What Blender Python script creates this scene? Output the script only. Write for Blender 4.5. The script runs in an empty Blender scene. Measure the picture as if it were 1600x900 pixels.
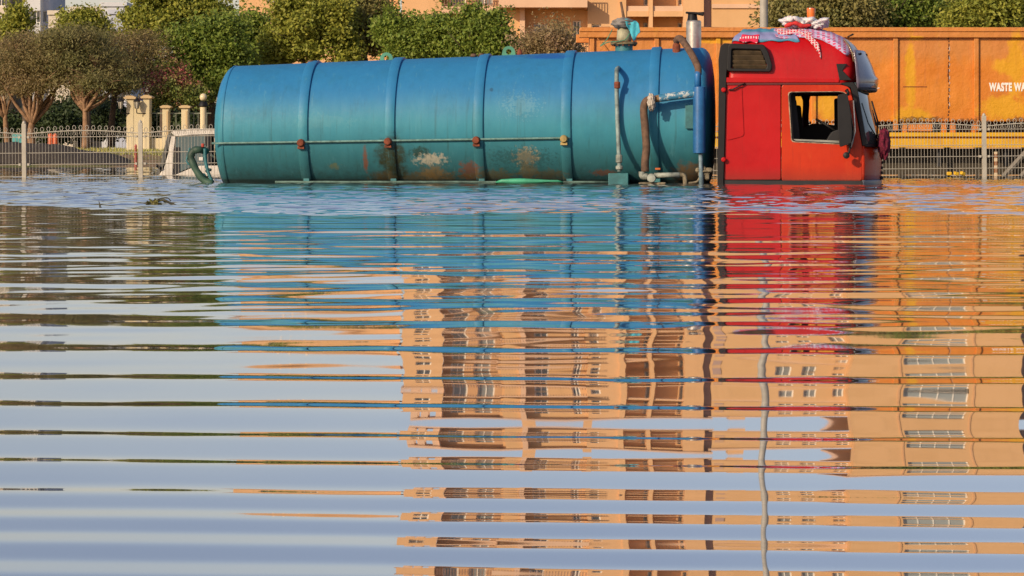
import bpy, math, random
import numpy as np
from mathutils import Vector, Matrix

R = math.radians
random.seed(7)
SC = bpy.context.scene
COL = SC.collection

# ------------------------------------------------------------------ camera
F = 4000.0            # focal length in pixels of the 1600 px wide photograph
HY = 235.0            # row of the horizon
CH = 0.5              # height of the camera above the water
cd = bpy.data.cameras.new('camera')
cam = bpy.data.objects.new('camera', cd)
COL.objects.link(cam)
cam.location = (0, 0, CH)
cam.rotation_euler = (R(90), 0, 0)
cd.sensor_width = 36.0
cd.lens = 36.0 * F / 1600.0
cd.shift_y = -(450.0 - HY) / 1600.0
cd.clip_start = 0.05
cd.clip_end = 6000
SC.camera = cam

# ------------------------------------------------------------------ sky and sun
SUN_EL, SUN_AZ = 24.0, 222.0       # azimuth clockwise from +Y
w = bpy.data.worlds.new('World')
SC.world = w
w.use_nodes = True
wn = w.node_tree
bg = wn.nodes['Background']
sky = wn.nodes.new('ShaderNodeTexSky')
sky.sky_type = 'NISHITA'
sky.sun_disc = False
sky.sun_elevation = R(SUN_EL)
sky.sun_rotation = R(SUN_AZ)
sky.air_density = 1.08
sky.dust_density = 1.0
sky.ozone_density = 1.0
tint = wn.nodes.new('ShaderNodeMix')
tint.data_type = 'RGBA'
tint.blend_type = 'MULTIPLY'
tint.inputs[0].default_value = 1.0
tint.inputs[7].default_value = (1.055, .895, .945, 1)
wn.links.new(sky.outputs[0], tint.inputs[6])
wn.links.new(tint.outputs[2], bg.inputs['Color'])
bg.inputs['Strength'].default_value = 0.125
sl = bpy.data.lights.new('sun', 'SUN')
sun = bpy.data.objects.new('sun', sl)
COL.objects.link(sun)
sl.energy = 4.0
sl.angle = R(0.6)
sl.color = (1.0, 0.80, 0.56)
to_sun = Vector((math.sin(R(SUN_AZ)) * math.cos(R(SUN_EL)), math.cos(R(SUN_AZ)) * math.cos(R(SUN_EL)), math.sin(R(SUN_EL))))
sun.rotation_euler = to_sun.to_track_quat('Z', 'Y').to_euler()
sun.location = to_sun * 60
SC.view_settings.view_transform = 'Standard'
SC.view_settings.look = 'None'
SC.view_settings.exposure = 0.0
SC.view_settings.gamma = 1.0
SC.view_settings.use_curve_mapping = False
SC.cycles.max_bounces = 6
SC.cycles.transparent_max_bounces = 8
SC.cycles.caustics_reflective = False
SC.cycles.caustics_refractive = False


# ------------------------------------------------------------------ helpers
def P(px, py, d):
    """world point seen at photo pixel (px, py) at depth d"""
    return Vector(((px - 800.0) / F * d, d, CH + (HY - py) / F * d))


class MB:
    def __init__(self):
        self.v, self.f = [], []

    def add(self, vs, fs):
        n = len(self.v)
        self.v += [tuple(p) for p in vs]
        self.f += [tuple(i + n for i in f) for f in fs]
        return self

    def box(self, x0, x1, y0, y1, z0, z1, m=None):
        vs = [Vector(p) for p in ((x0, y0, z0), (x1, y0, z0), (x1, y1, z0), (x0, y1, z0),
                                  (x0, y0, z1), (x1, y0, z1), (x1, y1, z1), (x0, y1, z1))]
        if m is not None:
            vs = [m @ p for p in vs]
        return self.add(vs, [(0, 3, 2, 1), (4, 5, 6, 7), (0, 1, 5, 4), (1, 2, 6, 5), (2, 3, 7, 6), (3, 0, 4, 7)])

    def tube(self, pts, r, n=8, caps=True):
        pts = [Vector(p) for p in pts]
        rs = r if isinstance(r, (list, tuple)) else [r] * len(pts)
        rings, up = [], None
        for i, p in enumerate(pts):
            t = (pts[min(i + 1, len(pts) - 1)] - pts[max(i - 1, 0)])
            t = t.normalized() if t.length > 1e-9 else Vector((0, 0, 1))
            if up is None:
                up = Vector((0, 0, 1)) if abs(t.z) < .9 else Vector((1, 0, 0))
            a = t.cross(up)
            if a.length < 1e-4:
                a = t.cross(Vector((0.3, 1, 0)))
            a.normalize()
            b = a.cross(t).normalized()
            up = b
            rings.append([p + (a * math.cos(2 * math.pi * k / n) + b * math.sin(2 * math.pi * k / n)) * rs[i] for k in range(n)])
        vs = [q for ring in rings for q in ring]
        fs = []
        for i in range(len(pts) - 1):
            for k in range(n):
                k2 = (k + 1) % n
                fs.append((i * n + k, (i + 1) * n + k, (i + 1) * n + k2, i * n + k2))
        if caps:
            fs.append(tuple(range(n)))
            fs.append(tuple(len(vs) - n + k for k in reversed(range(n))))
        return self.add(vs, fs)

    def lathe(self, prof, n=24, axis='z', o=(0, 0, 0)):
        """prof: list of (radius, height)"""
        o = Vector(o)
        vs, fs = [], []
        for (r, h) in prof:
            for k in range(n):
                c, s = r * math.cos(2 * math.pi * k / n), r * math.sin(2 * math.pi * k / n)
                vs.append(o + (Vector((c, s, h)) if axis == 'z' else Vector((h, c, s)) if axis == 'x' else Vector((c, h, s))))
        for i in range(len(prof) - 1):
            for k in range(n):
                k2 = (k + 1) % n
                fs.append((i * n + k, i * n + k2, (i + 1) * n + k2, (i + 1) * n + k))
        fs.append(tuple(reversed(range(n))))
        fs.append(tuple(len(vs) - n + k for k in range(n)))
        return self.add(vs, fs)

    def prism(self, poly, y0, y1):
        """poly in (x, z), extruded along y"""
        n = len(poly)
        vs = [(p[0], y0, p[1]) for p in poly] + [(p[0], y1, p[1]) for p in poly]
        fs = [tuple(range(n)), tuple(n + k for k in reversed(range(n)))]
        fs += [(k, n + k, n + (k + 1) % n, (k + 1) % n) for k in range(n)]
        return self.add(vs, fs)

    def ring_prism(self, outer, inner, y0, y1):
        n = len(outer)
        vs = [(p[0], y, p[1]) for y in (y0, y1) for ring in (outer, inner) for p in ring]
        fs = []
        for k in range(n):
            j = (k + 1) % n
            fs.append((k, j, n + j, n + k))
            fs.append((2 * n + j, 2 * n + k, 3 * n + k, 3 * n + j))
            fs.append((j, k, 2 * n + k, 2 * n + j))
            fs.append((n + k, n + j, 3 * n + j, 3 * n + k))
        return self.add(vs, fs)

    def grid(self, rows):
        """rows: list of equally long lists of points"""
        m, n = len(rows), len(rows[0])
        vs = [p for r in rows for p in r]
        fs = [(i * n + k, i * n + k + 1, (i + 1) * n + k + 1, (i + 1) * n + k) for i in range(m - 1) for k in range(n - 1)]
        return self.add(vs, fs)

    def mesh(self, name, smooth=False):
        me = bpy.data.meshes.new(name)
        me.from_pydata(self.v, [], self.f)
        if smooth:
            me.polygons.foreach_set('use_smooth', [True] * len(me.polygons))
        me.update()
        return me

    def build(self, name, mat, parent=None, smooth=False, bevel=0, solid=0, recalc=True):
        me = self.mesh(name, smooth)
        if recalc:
            import bmesh
            bm = bmesh.new()
            bm.from_mesh(me)
            bmesh.ops.recalc_face_normals(bm, faces=bm.faces)
            bm.to_mesh(me)
            bm.free()
        me.materials.append(mat)
        if smooth == 'auto':
            me.set_sharp_from_angle(angle=R(35))
        o = bpy.data.objects.new(name, me)
        COL.objects.link(o)
        o.parent = parent
        if solid:
            md = o.modifiers.new('solid', 'SOLIDIFY')
            md.thickness = solid
            md.offset = 0
        if bevel:
            md = o.modifiers.new('bevel', 'BEVEL')
            md.width = bevel
            md.segments = 2
            md.limit_method = 'ANGLE'
        return o


def tag(o, label=None, cat=None, group=None, kind=None):
    for k, v in (('label', label), ('category', cat), ('group', group), ('kind', kind)):
        if v:
            o[k] = v
    return o


def empty(name, loc, rz=0.0):
    o = bpy.data.objects.new(name, None)
    o.empty_display_size = .3
    COL.objects.link(o)
    o.location = loc
    o.rotation_euler = (0, 0, rz)
    return o


def inst(name, me, parent, loc=(0, 0, 0), rz=0, scale=(1, 1, 1)):
    o = bpy.data.objects.new(name, me)
    COL.objects.link(o)
    o.parent = parent
    o.location = loc
    o.rotation_euler = (0, 0, rz)
    o.scale = scale
    return o


def bez(pts, n=8):
    """Catmull-Rom through pts"""
    p = [Vector(q) for q in pts]
    p = [p[0] * 2 - p[1]] + p + [p[-1] * 2 - p[-2]]
    out = []
    for i in range(1, len(p) - 2):
        for k in range(n):
            t = k / n
            a, b, c, d = p[i - 1], p[i], p[i + 1], p[i + 2]
            out.append(.5 * ((2 * b) + (c - a) * t + (2 * a - 5 * b + 4 * c - d) * t * t + (3 * b - a - 3 * c + d) * t ** 3))
    out.append(p[-2])
    return out


def rrect(pts, r, n=4):
    """round the corners of a polygon given as (x, z)"""
    out = []
    m = len(pts)
    for i in range(m):
        a, b, c = Vector(pts[i - 1]), Vector(pts[i]), Vector(pts[(i + 1) % m])
        u, v = (a - b), (c - b)
        rr = min(r, u.length * .45, v.length * .45)
        p, q = b + u.normalized() * rr, b + v.normalized() * rr
        for k in range(n + 1):
            t = k / n
            out.append(tuple(p * (1 - t) ** 2 + b * 2 * t * (1 - t) + q * t * t))
    return out


# ------------------------------------------------------------------ materials
class NT:
    def __init__(self, name, rough=.6, metal=0.0, spec=.5):
        self.m = bpy.data.materials.new(name)
        self.m.use_nodes = True
        self.t = self.m.node_tree
        self.b = self.t.nodes['Principled BSDF']
        self.b.inputs['Roughness'].default_value = rough
        self.b.inputs['Metallic'].default_value = metal
        self.b.inputs['Specular IOR Level'].default_value = spec
        self._co = None

    def n(self, typ, **kw):
        nd = self.t.nodes.new(typ)
        for k, v in kw.items():
            setattr(nd, k, v)
        return nd

    def put(self, s, v):
        if hasattr(v, 'is_linked') or hasattr(v, 'links'):
            self.t.links.new(v, s)
        else:
            if isinstance(v, (tuple, list)) and len(v) == 3 and s.type == 'RGBA':
                v = (*v, 1)
            s.default_value = v

    def co(self, which='Object'):
        if self._co is None:
            self._co = self.n('ShaderNodeTexCoord')
        return self._co.outputs[which]

    def xyz(self, which='Object'):
        s = self.n('ShaderNodeSeparateXYZ')
        self.put(s.inputs[0], self.co(which))
        return s.outputs[0], s.outputs[1], s.outputs[2]

    def math(self, op, a, b=0.0, c=0.0, clamp=False):
        nd = self.n('ShaderNodeMath', operation=op, use_clamp=clamp)
        self.put(nd.inputs[0], a)
        self.put(nd.inputs[1], b)
        self.put(nd.inputs[2], c)
        return nd.outputs[0]

    def mapr(self, v, a, b, c=0.0, d=1.0, smooth=True):
        nd = self.n('ShaderNodeMapRange', interpolation_type='SMOOTHSTEP' if smooth else 'LINEAR')
        self.put(nd.inputs['Value'], v)
        for k, q in (('From Min', a), ('From Max', b), ('To Min', c), ('To Max', d)):
            self.put(nd.inputs[k], q)
        return nd.outputs[0]

    def noise(self, scale, detail=4, rough=.6, vec=None, stretch=None, out=0):
        nd = self.n('ShaderNodeTexNoise')
        v = vec if vec is not None else self.co()
        if stretch:
            mp = self.n('ShaderNodeMapping')
            self.put(mp.inputs[0], v)
            mp.inputs['Scale'].default_value = stretch
            v = mp.outputs[0]
        self.put(nd.inputs['Vector'], v)
        nd.inputs['Scale'].default_value = scale
        nd.inputs['Detail'].default_value = detail
        nd.inputs['Roughness'].default_value = rough
        return nd.outputs[out]

    def mix(self, fac, a, b, mode='MIX'):
        nd = self.n('ShaderNodeMix', data_type='RGBA', blend_type=mode)
        self.put(nd.inputs[0], fac)
        self.put(nd.inputs[6], a)
        self.put(nd.inputs[7], b)
        return nd.outputs[2]

    def color(self, c):
        self.put(self.b.inputs['Base Color'], c)
        return self

    def bump(self, h, dist=.01, strength=.5):
        nd = self.n('ShaderNodeBump')
        nd.inputs['Strength'].default_value = strength
        nd.inputs['Distance'].default_value = dist
        self.put(nd.inputs['Height'], h)
        self.put(self.b.inputs['Normal'], nd.outputs[0])
        return self

    def patch(self, cx, cz, rx, rz, amp=.7, scale=6.0, soft=.35, axes=(0, 2), seedshift=0.0):
        """soft edged stain of irregular outline at (cx, cz)"""
        c = self.xyz()
        dx = self.math('DIVIDE', self.math('SUBTRACT', c[axes[0]], cx), rx)
        dz = self.math('DIVIDE', self.math('SUBTRACT', c[axes[1]], cz), rz)
        r = self.math('SQRT', self.math('ADD', self.math('MULTIPLY', dx, dx), self.math('MULTIPLY', dz, dz)))
        n = self.noise(scale, 5, .65)
        r = self.math('ADD', r, self.math('MULTIPLY', self.math('SUBTRACT', n, .5), amp * 2))
        return self.mapr(r, 1.0, 1.0 - soft, 0.0, 1.0)


def plain(name, col, rough=.6, metal=0.0, var=.25, scale=4.0, bump=0.0, spec=.5, stretch=None):
    t = NT(name, rough, metal, spec)
    n = t.noise(scale, 5, .6, stretch=stretch)
    lo = tuple(c * (1 - var) for c in col)
    hi = tuple(min(1, c * (1 + var * .8)) for c in col)
    t.color(t.mix(t.mapr(n, .3, .7), lo, hi))
    if bump:
        t.bump(n, bump)
    return t.m


def glassy(name, col, rough=.05, spec=.8):
    t = NT(name, rough, 0, spec)
    t.color(col)
    return t.m


M = {}
M['black'] = plain('black_plastic', (.008, .008, .009), .55, spec=.3)
M['rubber'] = plain('rubber', (.02, .02, .022), .8)
M['dark'] = plain('dark_interior', (.012, .012, .014), .7)
M['steel'] = plain('galvanised_steel', (.42, .43, .42), .45, .5, .15, 8)
M['chrome'] = plain('dull_silver', (.5, .48, .44), .35, .7, .2, 10)
M['white'] = plain('white_paint', (.72, .70, .64), .5)
M['fence'] = plain('fence_paint', (.46, .43, .35), .5, 0, .12, 3)
M['rust'] = plain('rust', (.19, .05, .022), .85, 0, .4, 20)
M['brown_hose'] = plain('brown_hose', (.13, .075, .045), .8, 0, .35, 14, .004)
M['teal'] = plain('teal_paint', (.035, .17, .19), .5, 0, .3, 6)
M['bluepaint'] = plain('blue_paint', (.02, .13, .34), .42, 0, .25, 5)
M['green'] = plain('green_hose', (.06, .22, .12), .55, 0, .3, 8)
M['palepipe'] = plain('pale_pipe', (.27, .30, .26), .6, 0, .45, 9)

# ------------------------------------------------------------------ water
# wave crests as the photograph shows them: rows of the photo where the surface leans away from the viewer
crest_px = [318, 323, 328, 333.5, 339, 345, 351.5, 358, 365, 373, 382, 392, 403, 415, 429, 446, 468, 503, 546, 590, 633, 678, 721, 767, 802, 840, 886, 940, 1010, 1110, 1260, 1500]
cd_ = np.array([CH * F / (y - HY) for y in crest_px])[::-1]
cn_ = np.arange(len(crest_px), dtype=float)
amp_y = np.array([300, 335, 400, 450, 500, 550, 600, 700, 760, 790, 830, 900, 1200, 1600])
amp_s = np.array([.010, .013, .018, .023, .027, .031, .034, .035, .035, .031, .030, .029, .016, .008])


def water_rows():
    ys = list(np.linspace(-60, 1.0, 30))
    y = 1.2
    while y < 80.0:
        ys.append(y)
        if y < 2.6:
            y += .05
        elif y < 8:
            y += .012 + (y - 2.6) / 5.4 * .022
        elif y < 43:
            y += .040
        elif y < 52:
            y += .09
        elif y < 78:
            y += .2
        else:
            y += .6
    ys += [82, 90]
    return np.array(ys)


def build_water():
    rng = np.random.default_rng(5)
    ys = water_rows()
    xs = np.concatenate([np.linspace(-320, -21, 24), np.arange(-20, -10.5, .16), np.arange(-10.4, 10.41, .06), np.arange(10.5, 20, .16), np.linspace(21, 320, 24)])
    X, Y = np.meshgrid(xs, ys)
    Yc = np.clip(Y, 1.3, 60)
    py = HY + CH * F / Yc
    S = np.interp(py, amp_y, amp_s)
    # phase of the long train, crests a little askew and wavering
    ph = 2 * np.pi * np.interp(Yc + .018 * X + .05 * np.sin(X * .55 + 1.0) + .03 * np.sin(X * 1.7), cd_, cn_)
    dph = np.gradient(ph, ys, axis=0)
    dph = np.maximum(np.abs(dph), 4.0)
    grp = 1 + .22 * np.sin(X * .9 + Y * .8) + .18 * np.sin(X * .37 - Y * .45 + 2)
    pp = np.linspace(0, 2 * np.pi, 721)

    def train(kap):
        prof = np.exp(kap * (np.cos(pp) - 1))
        mean = prof[:-1].mean()
        H = np.concatenate([[0], np.cumsum((prof[:-1] - mean) * (pp[1] - pp[0]))])
        H -= H.mean()
        return -S / (1 - mean) / dph * np.interp(np.mod(ph, 2 * np.pi), pp, H) * grp
    wn_ = np.interp(py, [430, 520], [1, 0])
    sq = np.tanh(2.4 * np.cos(pp))
    Hs = np.concatenate([[0], np.cumsum(sq[:-1] * (pp[1] - pp[0]))])
    Hs -= Hs.mean()
    steep = -np.interp(py, [700, 900, 1200, 1600], [.024, .0225, .014, .008]) / dph * np.interp(np.mod(ph, 2 * np.pi), pp, Hs) * grp
    ws_ = np.interp(py, [735, 815], [0, 1])
    Z = (train(2.3) * (1 - wn_) + .75 * train(.8) * wn_) * (1 - ws_) + steep * ws_
    # limit of the wind-ruffled water beyond the sheltered near part
    edge = 20.1 + .35 * np.sin(X * .9) + .22 * np.sin(X * 2.3 + 1) + 3.2 / (1 + np.exp((X + 3.6) * 1.6)) - .25 * np.sin(X * .31)
    rough = 1 / (1 + np.exp(-(Y - edge) * 5.0))
    rough *= np.interp(Y, [0, 37.3, 40, 60, 74, 80], [1, 1, .8, .9, .6, 0])
    fade = (np.abs(X) < 20.2) * 1.0
    calm = (1 - rough)
    Z = Z * calm
    # cross ripples on the near water
    for i in range(26):
        lam = rng.uniform(.28, 1.3)
        a = rng.normal(0, .24)
        k = 2 * np.pi / lam
        s = rng.uniform(.0010, .0026) * (1.25 if lam > .55 else .85)
        g = np.interp(Y, [0, 3.5, 6, 10, 22], [.25, .35, .9, 2.2, 2.8])
        mod = .5 + .5 * np.sin(X * rng.uniform(.2, .7) + Y * rng.uniform(.2, .6) + rng.uniform(0, 6.28))
        Z += calm * g * mod * s / k * np.sin(k * (math.sin(a) * X + math.cos(a) * Y) + rng.uniform(0, 6.28))
    # short steep wavelets of the middle distance
    for i in range(34):
        lam = rng.uniform(.20, .55)
        a = rng.normal(0, .34)
        k = 2 * np.pi / lam
        s = rng.uniform(.0025, .0070)
        g = np.interp(Y, [0, 4.2, 5.5, 7, 9, 22], [0, .03, .15, .42, 1.0, .8])
        mod = np.clip(.35 + .75 * np.sin(X * rng.uniform(.5, 1.9) + Y * rng.uniform(.3, 1.3) + rng.uniform(0, 6.28)), 0, 1.1)
        Z += calm * g * mod * s / k * np.sin(k * (math.sin(a) * X + math.cos(a) * Y) + rng.uniform(0, 6.28))
    # faint ripples running across the view make upright reflections waver
    for i in range(9):
        lam = rng.uniform(.22, .75)
        a = rng.uniform(1.15, 1.95)
        k = 2 * np.pi / lam
        mod = .5 + .5 * np.sin(X * rng.uniform(.2, .9) + Y * rng.uniform(.3, .9) + rng.uniform(0, 6.28))
        Z += calm * mod * .0042 / k * np.sin(k * (math.sin(a) * X + math.cos(a) * Y) + rng.uniform(0, 6.28))
    # wind ripples
    for i in range(44):
        lam = rng.uniform(.17, .7)
        a = rng.normal(.25, .55)
        k = 2 * np.pi / lam
        s = rng.uniform(.013, .038)
        mod = .6 + .4 * np.sin(X * rng.uniform(.3, 1.4) + Y * rng.uniform(.2, 1.1) + rng.uniform(0, 6.28))
        Z += rough * mod * s / k * np.sin(k * (math.sin(a) * X + math.cos(a) * Y) + rng.uniform(0, 6.28))
    Z *= fade
    Z[Y < 1.3] = 0
    nr, nc = X.shape
    me = bpy.data.meshes.new('water')
    nv = nr * nc
    me.vertices.add(nv)
    me.vertices.foreach_set('co', np.stack([X, Y, Z], -1).astype(np.float32).ravel())
    idx = np.arange(nv).reshape(nr, nc)
    q = np.stack([idx[:-1, :-1], idx[:-1, 1:], idx[1:, 1:], idx[1:, :-1]], -1).reshape(-1, 4)
    nf = len(q)
    me.loops.add(nf * 4)
    me.loops.foreach_set('vertex_index', q.ravel().astype(np.int32))
    me.polygons.add(nf)
    me.polygons.foreach_set('loop_start', np.arange(0, nf * 4, 4, dtype=np.int32))
    me.polygons.foreach_set('loop_total', np.full(nf, 4, np.int32))
    me.polygons.foreach_set('use_smooth', np.ones(nf, bool))
    me.update(calc_edges=True)
    t = NT('flood_water', .0, 0, .5)
    t.b.inputs['IOR'].default_value = 1.5
    t.color(t.mix(t.noise(.25, 3), (.075, .085, .085), (.095, .10, .095)))
    gl_ = t.n('ShaderNodeBsdfGlossy')
    gl_.inputs['Color'].default_value = (.93, .95, .98, 1)
    wy = t.xyz()[1]
    film = t.math('MULTIPLY', t.mapr(wy, 3.5, 9.0, .018, .036), t.mapr(t.noise(.5, 3, .6, stretch=(.35, 1, 1)), .3, .7, .75, 1.2))
    t.put(gl_.inputs['Roughness'], film)
    t.put(t.b.inputs['Roughness'], film)
    mx_ = t.n('ShaderNodeMixShader')
    mx_.inputs[0].default_value = .5
    t.t.links.new(t.b.outputs[0], mx_.inputs[1])
    t.t.links.new(gl_.outputs[0], mx_.inputs[2])
    t.t.links.new(mx_.outputs[0], t.t.nodes['Material Output'].inputs[0])
    me.materials.append(t.m)
    o = bpy.data.objects.new('water', me)
    COL.objects.link(o)
    tag(o, 'grey-blue flood water with long ripples mirroring the truck and building', 'water', kind='structure')
    return o


build_water()

# ------------------------------------------------------------------ ground beyond the flood
def build_ground():
    prof = [(-80, -2.5), (-12, -2.0), (60, -1.6), (73, -.25), (75.5, .02), (79, .16), (84, .34), (89, .47), (95, .52), (140, .5), (400, .6), (3000, 1.0)]
    xs = [-3000, -600, -200, -80, -50, -40] + [x * 1.0 for x in range(-34, 35, 2)] + [40, 50, 80, 200, 600, 3000]
    rng = random.Random(3)
    rows = []
    for (y, z) in prof:
        rows.append([(x, y + (rng.uniform(-.5, .5) if 70 < y < 90 else 0), z + (rng.uniform(-.03, .03) if 74 < y < 92 else 0)) for x in xs])
    t = NT('bank_ground', .95, 0, .2)
    n1 = t.noise(.5, 6, .65)
    n2 = t.noise(5, 5, .7)
    soil = t.mix(n2, (.20, .13, .075), (.32, .22, .13))
    grass = t.mix(n2, (.09, .10, .025), (.17, .17, .045))
    t.color(t.mix(t.mapr(n1, .42, .56), soil, grass))
    t.bump(n2, .05)
    tag(MB().grid(rows).build('ground', t.m, smooth=True), 'brown earth bank with patches of grass beyond the flood', 'ground', kind='structure')


build_ground()

# ------------------------------------------------------------------ the sunken tanker truck
TH = R(6.2)
LX = Vector((math.cos(TH), -math.sin(TH), 0))
LY = Vector((math.sin(TH), math.cos(TH), 0))
TO = Vector((0, 38, 0)) + LY * 1.25
truck = empty('tanker_truck', TO, -TH)
tag(truck, 'half-sunken tanker truck with long blue tank and red cab', 'truck')


def T(px, py, off):
    """truck-local point seen at photo pixel on the lengthwise plane local y = off"""
    c = Vector((0, 0, CH)) - TO
    d = Vector(((px - 800) / F, 1, (HY - py) / F))
    t = (off - c.dot(LY)) / d.dot(LY)
    q = c + d * t
    return Vector((q.dot(LX), off, q.z))


TXL, TXR = T(331, 200, -.8).x, T(1096, 200, -.6).x
zt0, zt1 = T(350, 104, 0), T(1060, 75.5, 0)


def tank_top(x):
    return zt0.z + (x - zt0.x) / (zt1.x - zt0.x) * (zt1.z - zt0.z)


def tank_r(x):
    return 1.0 + (x - TXL) / (TXR - TXL) * .09


def tank_zc(x):
    return tank_top(x) - tank_r(x)


def tank_y(x, z, out=0.0):
    r = tank_r(x) + out
    return -math.sqrt(max(.0004, r * r - (z - tank_zc(x)) ** 2))


def tank_pt(px, py, out=0.0):
    """point on the near side of the tank seen at a pixel"""
    off = -.9
    for _ in range(6):
        q = T(px, py, off)
        off = tank_y(q.x, q.z, out)
    return T(px, py, off)


def tank_material():
    t = NT('tank_paint', .5, 0, .3)
    x, y, z = t.xyz()
    big = t.noise(.9, 4, .6)
    streak = t.noise(3.0, 5, .65, stretch=(3.2, 3.2, .35))
    fine = t.noise(26, 4, .7)
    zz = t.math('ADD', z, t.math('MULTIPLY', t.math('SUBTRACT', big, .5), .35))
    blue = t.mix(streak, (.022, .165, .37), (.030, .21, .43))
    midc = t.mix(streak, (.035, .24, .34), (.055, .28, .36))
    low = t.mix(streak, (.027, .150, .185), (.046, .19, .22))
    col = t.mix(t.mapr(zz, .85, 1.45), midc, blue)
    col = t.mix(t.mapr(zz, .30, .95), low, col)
    # algae and dirt close to the waterline
    grime = t.math('MULTIPLY', t.mapr(t.math('ADD', z, t.math('MULTIPLY', t.math('SUBTRACT', streak, .5), .5)), .34, .02), t.mapr(fine, .25, .7, .35, 1.0))
    col = t.mix(t.math('MULTIPLY', grime, .55), col, (.04, .06, .042))
    def st(c, px, py, rx, rz, color, amp, scale, k, soft=.35):
        q = tank_pt(px, py)
        m = t.patch(q.x, q.z, rx / 82., rz / 82., amp * 1.5, scale * 1.6, max(.6, soft))
        m = t.math('MULTIPLY', m, t.math('MULTIPLY', grit, k))
        return t.mix(m, c, color)
    grit = t.mapr(t.noise(22, 5, .75), .25, .55, .5, 1.0)
    ochre, rustc, olive, pale = (.24, .16, .06), (.22, .07, .025), (.028, .034, .012), (.50, .47, .36)
    col = st(col, 665, 278, 70, 9, (.13, .10, .04), .9, 6, .8)
    col = st(col, 612, 248, 24, 36, olive, .45, 5, 1.0, .3)
    col = st(col, 600, 278, 20, 12, (.09, .07, .03), .5, 7, .9)
    col = st(col, 655, 238, 17, 8, (.02, .045, .03), .8, 9, .9)
    col = st(col, 673, 249, 24, 9, pale, .9, 10, .95, .2)
    col = st(col, 678, 270, 22, 12, ochre, .7, 8, .8)
    col = st(col, 735, 268, 16, 16, rustc, .8, 9, .75)
    col = st(col, 822, 245, 17, 14, (.42, .33, .18), .9, 12, .95, .2)
    col = st(col, 826, 268, 14, 18, (.17, .13, .06), .7, 9, .85)
    col = st(col, 815, 246, 46, 14, (.02, .07, .07), 1.2, 14, .6)
    col = st(col, 770, 275, 40, 10, (.14, .11, .04), .9, 9, .7)
    col = st(col, 860, 275, 26, 10, (.13, .10, .04), .8, 9, .7)
    col = st(col, 571, 250, 4, 22, rustc, .5, 9, .8)
    col = st(col, 523, 260, 9, 5, (.14, .17, .08), .8, 10, .8)
    col = st(col, 1080, 275, 26, 22, (.22, .12, .04), .7, 6, .85)
    col = st(col, 945, 270, 20, 5, rustc, .8, 12, .8)
    col = st(col, 815, 165, 24, 16, (.16, .36, .42), 1.5, 18, .35)
    col = st(col, 500, 190, 50, 10, (.09, .30, .36), 1.2, 6, .35)
    col = st(col, 768, 140, 3, 3, (.02, .08, .16), .3, 9, .8)
    col = st(col, 855, 88, 36, 5, (.012, .09, .38), .4, 6, .8)
    tide = t.mapr(t.math('ADD', z, t.math('MULTIPLY', t.math('SUBTRACT', fine, .5), .05)), .075, .045)
    col = t.mix(t.math('MULTIPLY', tide, .75), col, (.018, .03, .022))
    # dirt runs down the flank and mottled old paint
    run = t.mapr(t.noise(5.5, 5, .6, stretch=(2.6, 1, .10)), .53, .74)
    col = t.mix(t.math('MULTIPLY', run, t.mapr(z, 1.7, .5, .10, .5)), col, (.03, .085, .08))
    pale_run = t.mapr(t.noise(7.0, 5, .65, stretch=(2.2, 1, .16)), .58, .75)
    col = t.mix(t.math('MULTIPLY', pale_run, .28), col, (.13, .34, .40))
    mott = t.mapr(t.noise(2.6, 6, .7), .45, .7)
    col = t.mix(t.math('MULTIPLY', mott, .22), col, (.02, .11, .16))
    # chips and scratches
    chip = t.mapr(t.noise(11, 6, .75), .70, .74)
    col = t.mix(t.math('MULTIPLY', chip, .35), col, (.22, .34, .34))
    t.color(col)
    t.put(t.b.inputs['Roughness'], t.mapr(fine, .2, .8, .42, .62))
    t.bump(t.math('ADD', t.noise(1.6, 3, .5, stretch=(1, 1, .6)), t.math('MULTIPLY', fine, .03)), .035, .55)
    return t.m


M['tank'] = tank_material()
M['band'] = M['tank']

# tank shell with dished ends
def tank_shell():
    sts = []
    L = TXR - TXL
    for (dx, k) in ((-.17, .0), (-.168, .30), (-.165, .50), (-.155, .66), (-.135, .77), (-.105, .86), (-.07, .92), (-.035, .965), (0, .99), (.04, .999)):
        sts.append((TXL + .17 + dx, k))
    for i in range(1, 40):
        sts.append((TXL + .22 + (L - .22) * i / 40, 1.0))
    for (dx, k) in ((0, .995), (.05, .97), (.10, .91), (.14, .80), (.17, .60), (.185, .32), (.19, 0.0)):
        sts.append((TXR + dx, k))
    n = 96
    rows = []
    for (x, k) in sts:
        r = tank_r(x) * max(k, .002)
        rows.append([(x, r * math.cos(2 * math.pi * j / n), tank_zc(x) + r * math.sin(2 * math.pi * j / n)) for j in range(n)])
    mb = MB()
    vs = [p for r in rows for p in r]
    fs = [(i * n + j, i * n + (j + 1) % n, (i + 1) * n + (j + 1) % n, (i + 1) * n + j) for i in range(len(rows) - 1) for j in range(n)]
    mb.add(vs, fs)
    return mb.build('tank', M['tank'], truck, smooth=True)


tank = tank_shell()


def band(px, wd=.145, th=.034, mat=None, name='band'):
    x = tank_pt(px, 205).x
    n = 96
    mb = MB()
    vs, fs = [], []
    prof = [(-wd / 2, -.01), (-wd / 2, th * .8), (-wd / 2 + .012, th), (wd / 2 - .012, th), (wd / 2, th * .8), (wd / 2, -.01)]
    for (dx, dr) in prof:
        r = tank_r(x + dx) + dr
        for j in range(n):
            a = 2 * math.pi * j / n
            vs.append((x + dx, r * math.cos(a), tank_zc(x + dx) + r * math.sin(a)))
    for i in range(len(prof) - 1):
        for j in range(n):
            fs.append((i * n + j, (i + 1) * n + j, (i + 1) * n + (j + 1) % n, i * n + (j + 1) % n))
    mb.add(vs, fs)
    return mb.build(name, mat or M['band'], truck, smooth='auto'), x


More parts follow.
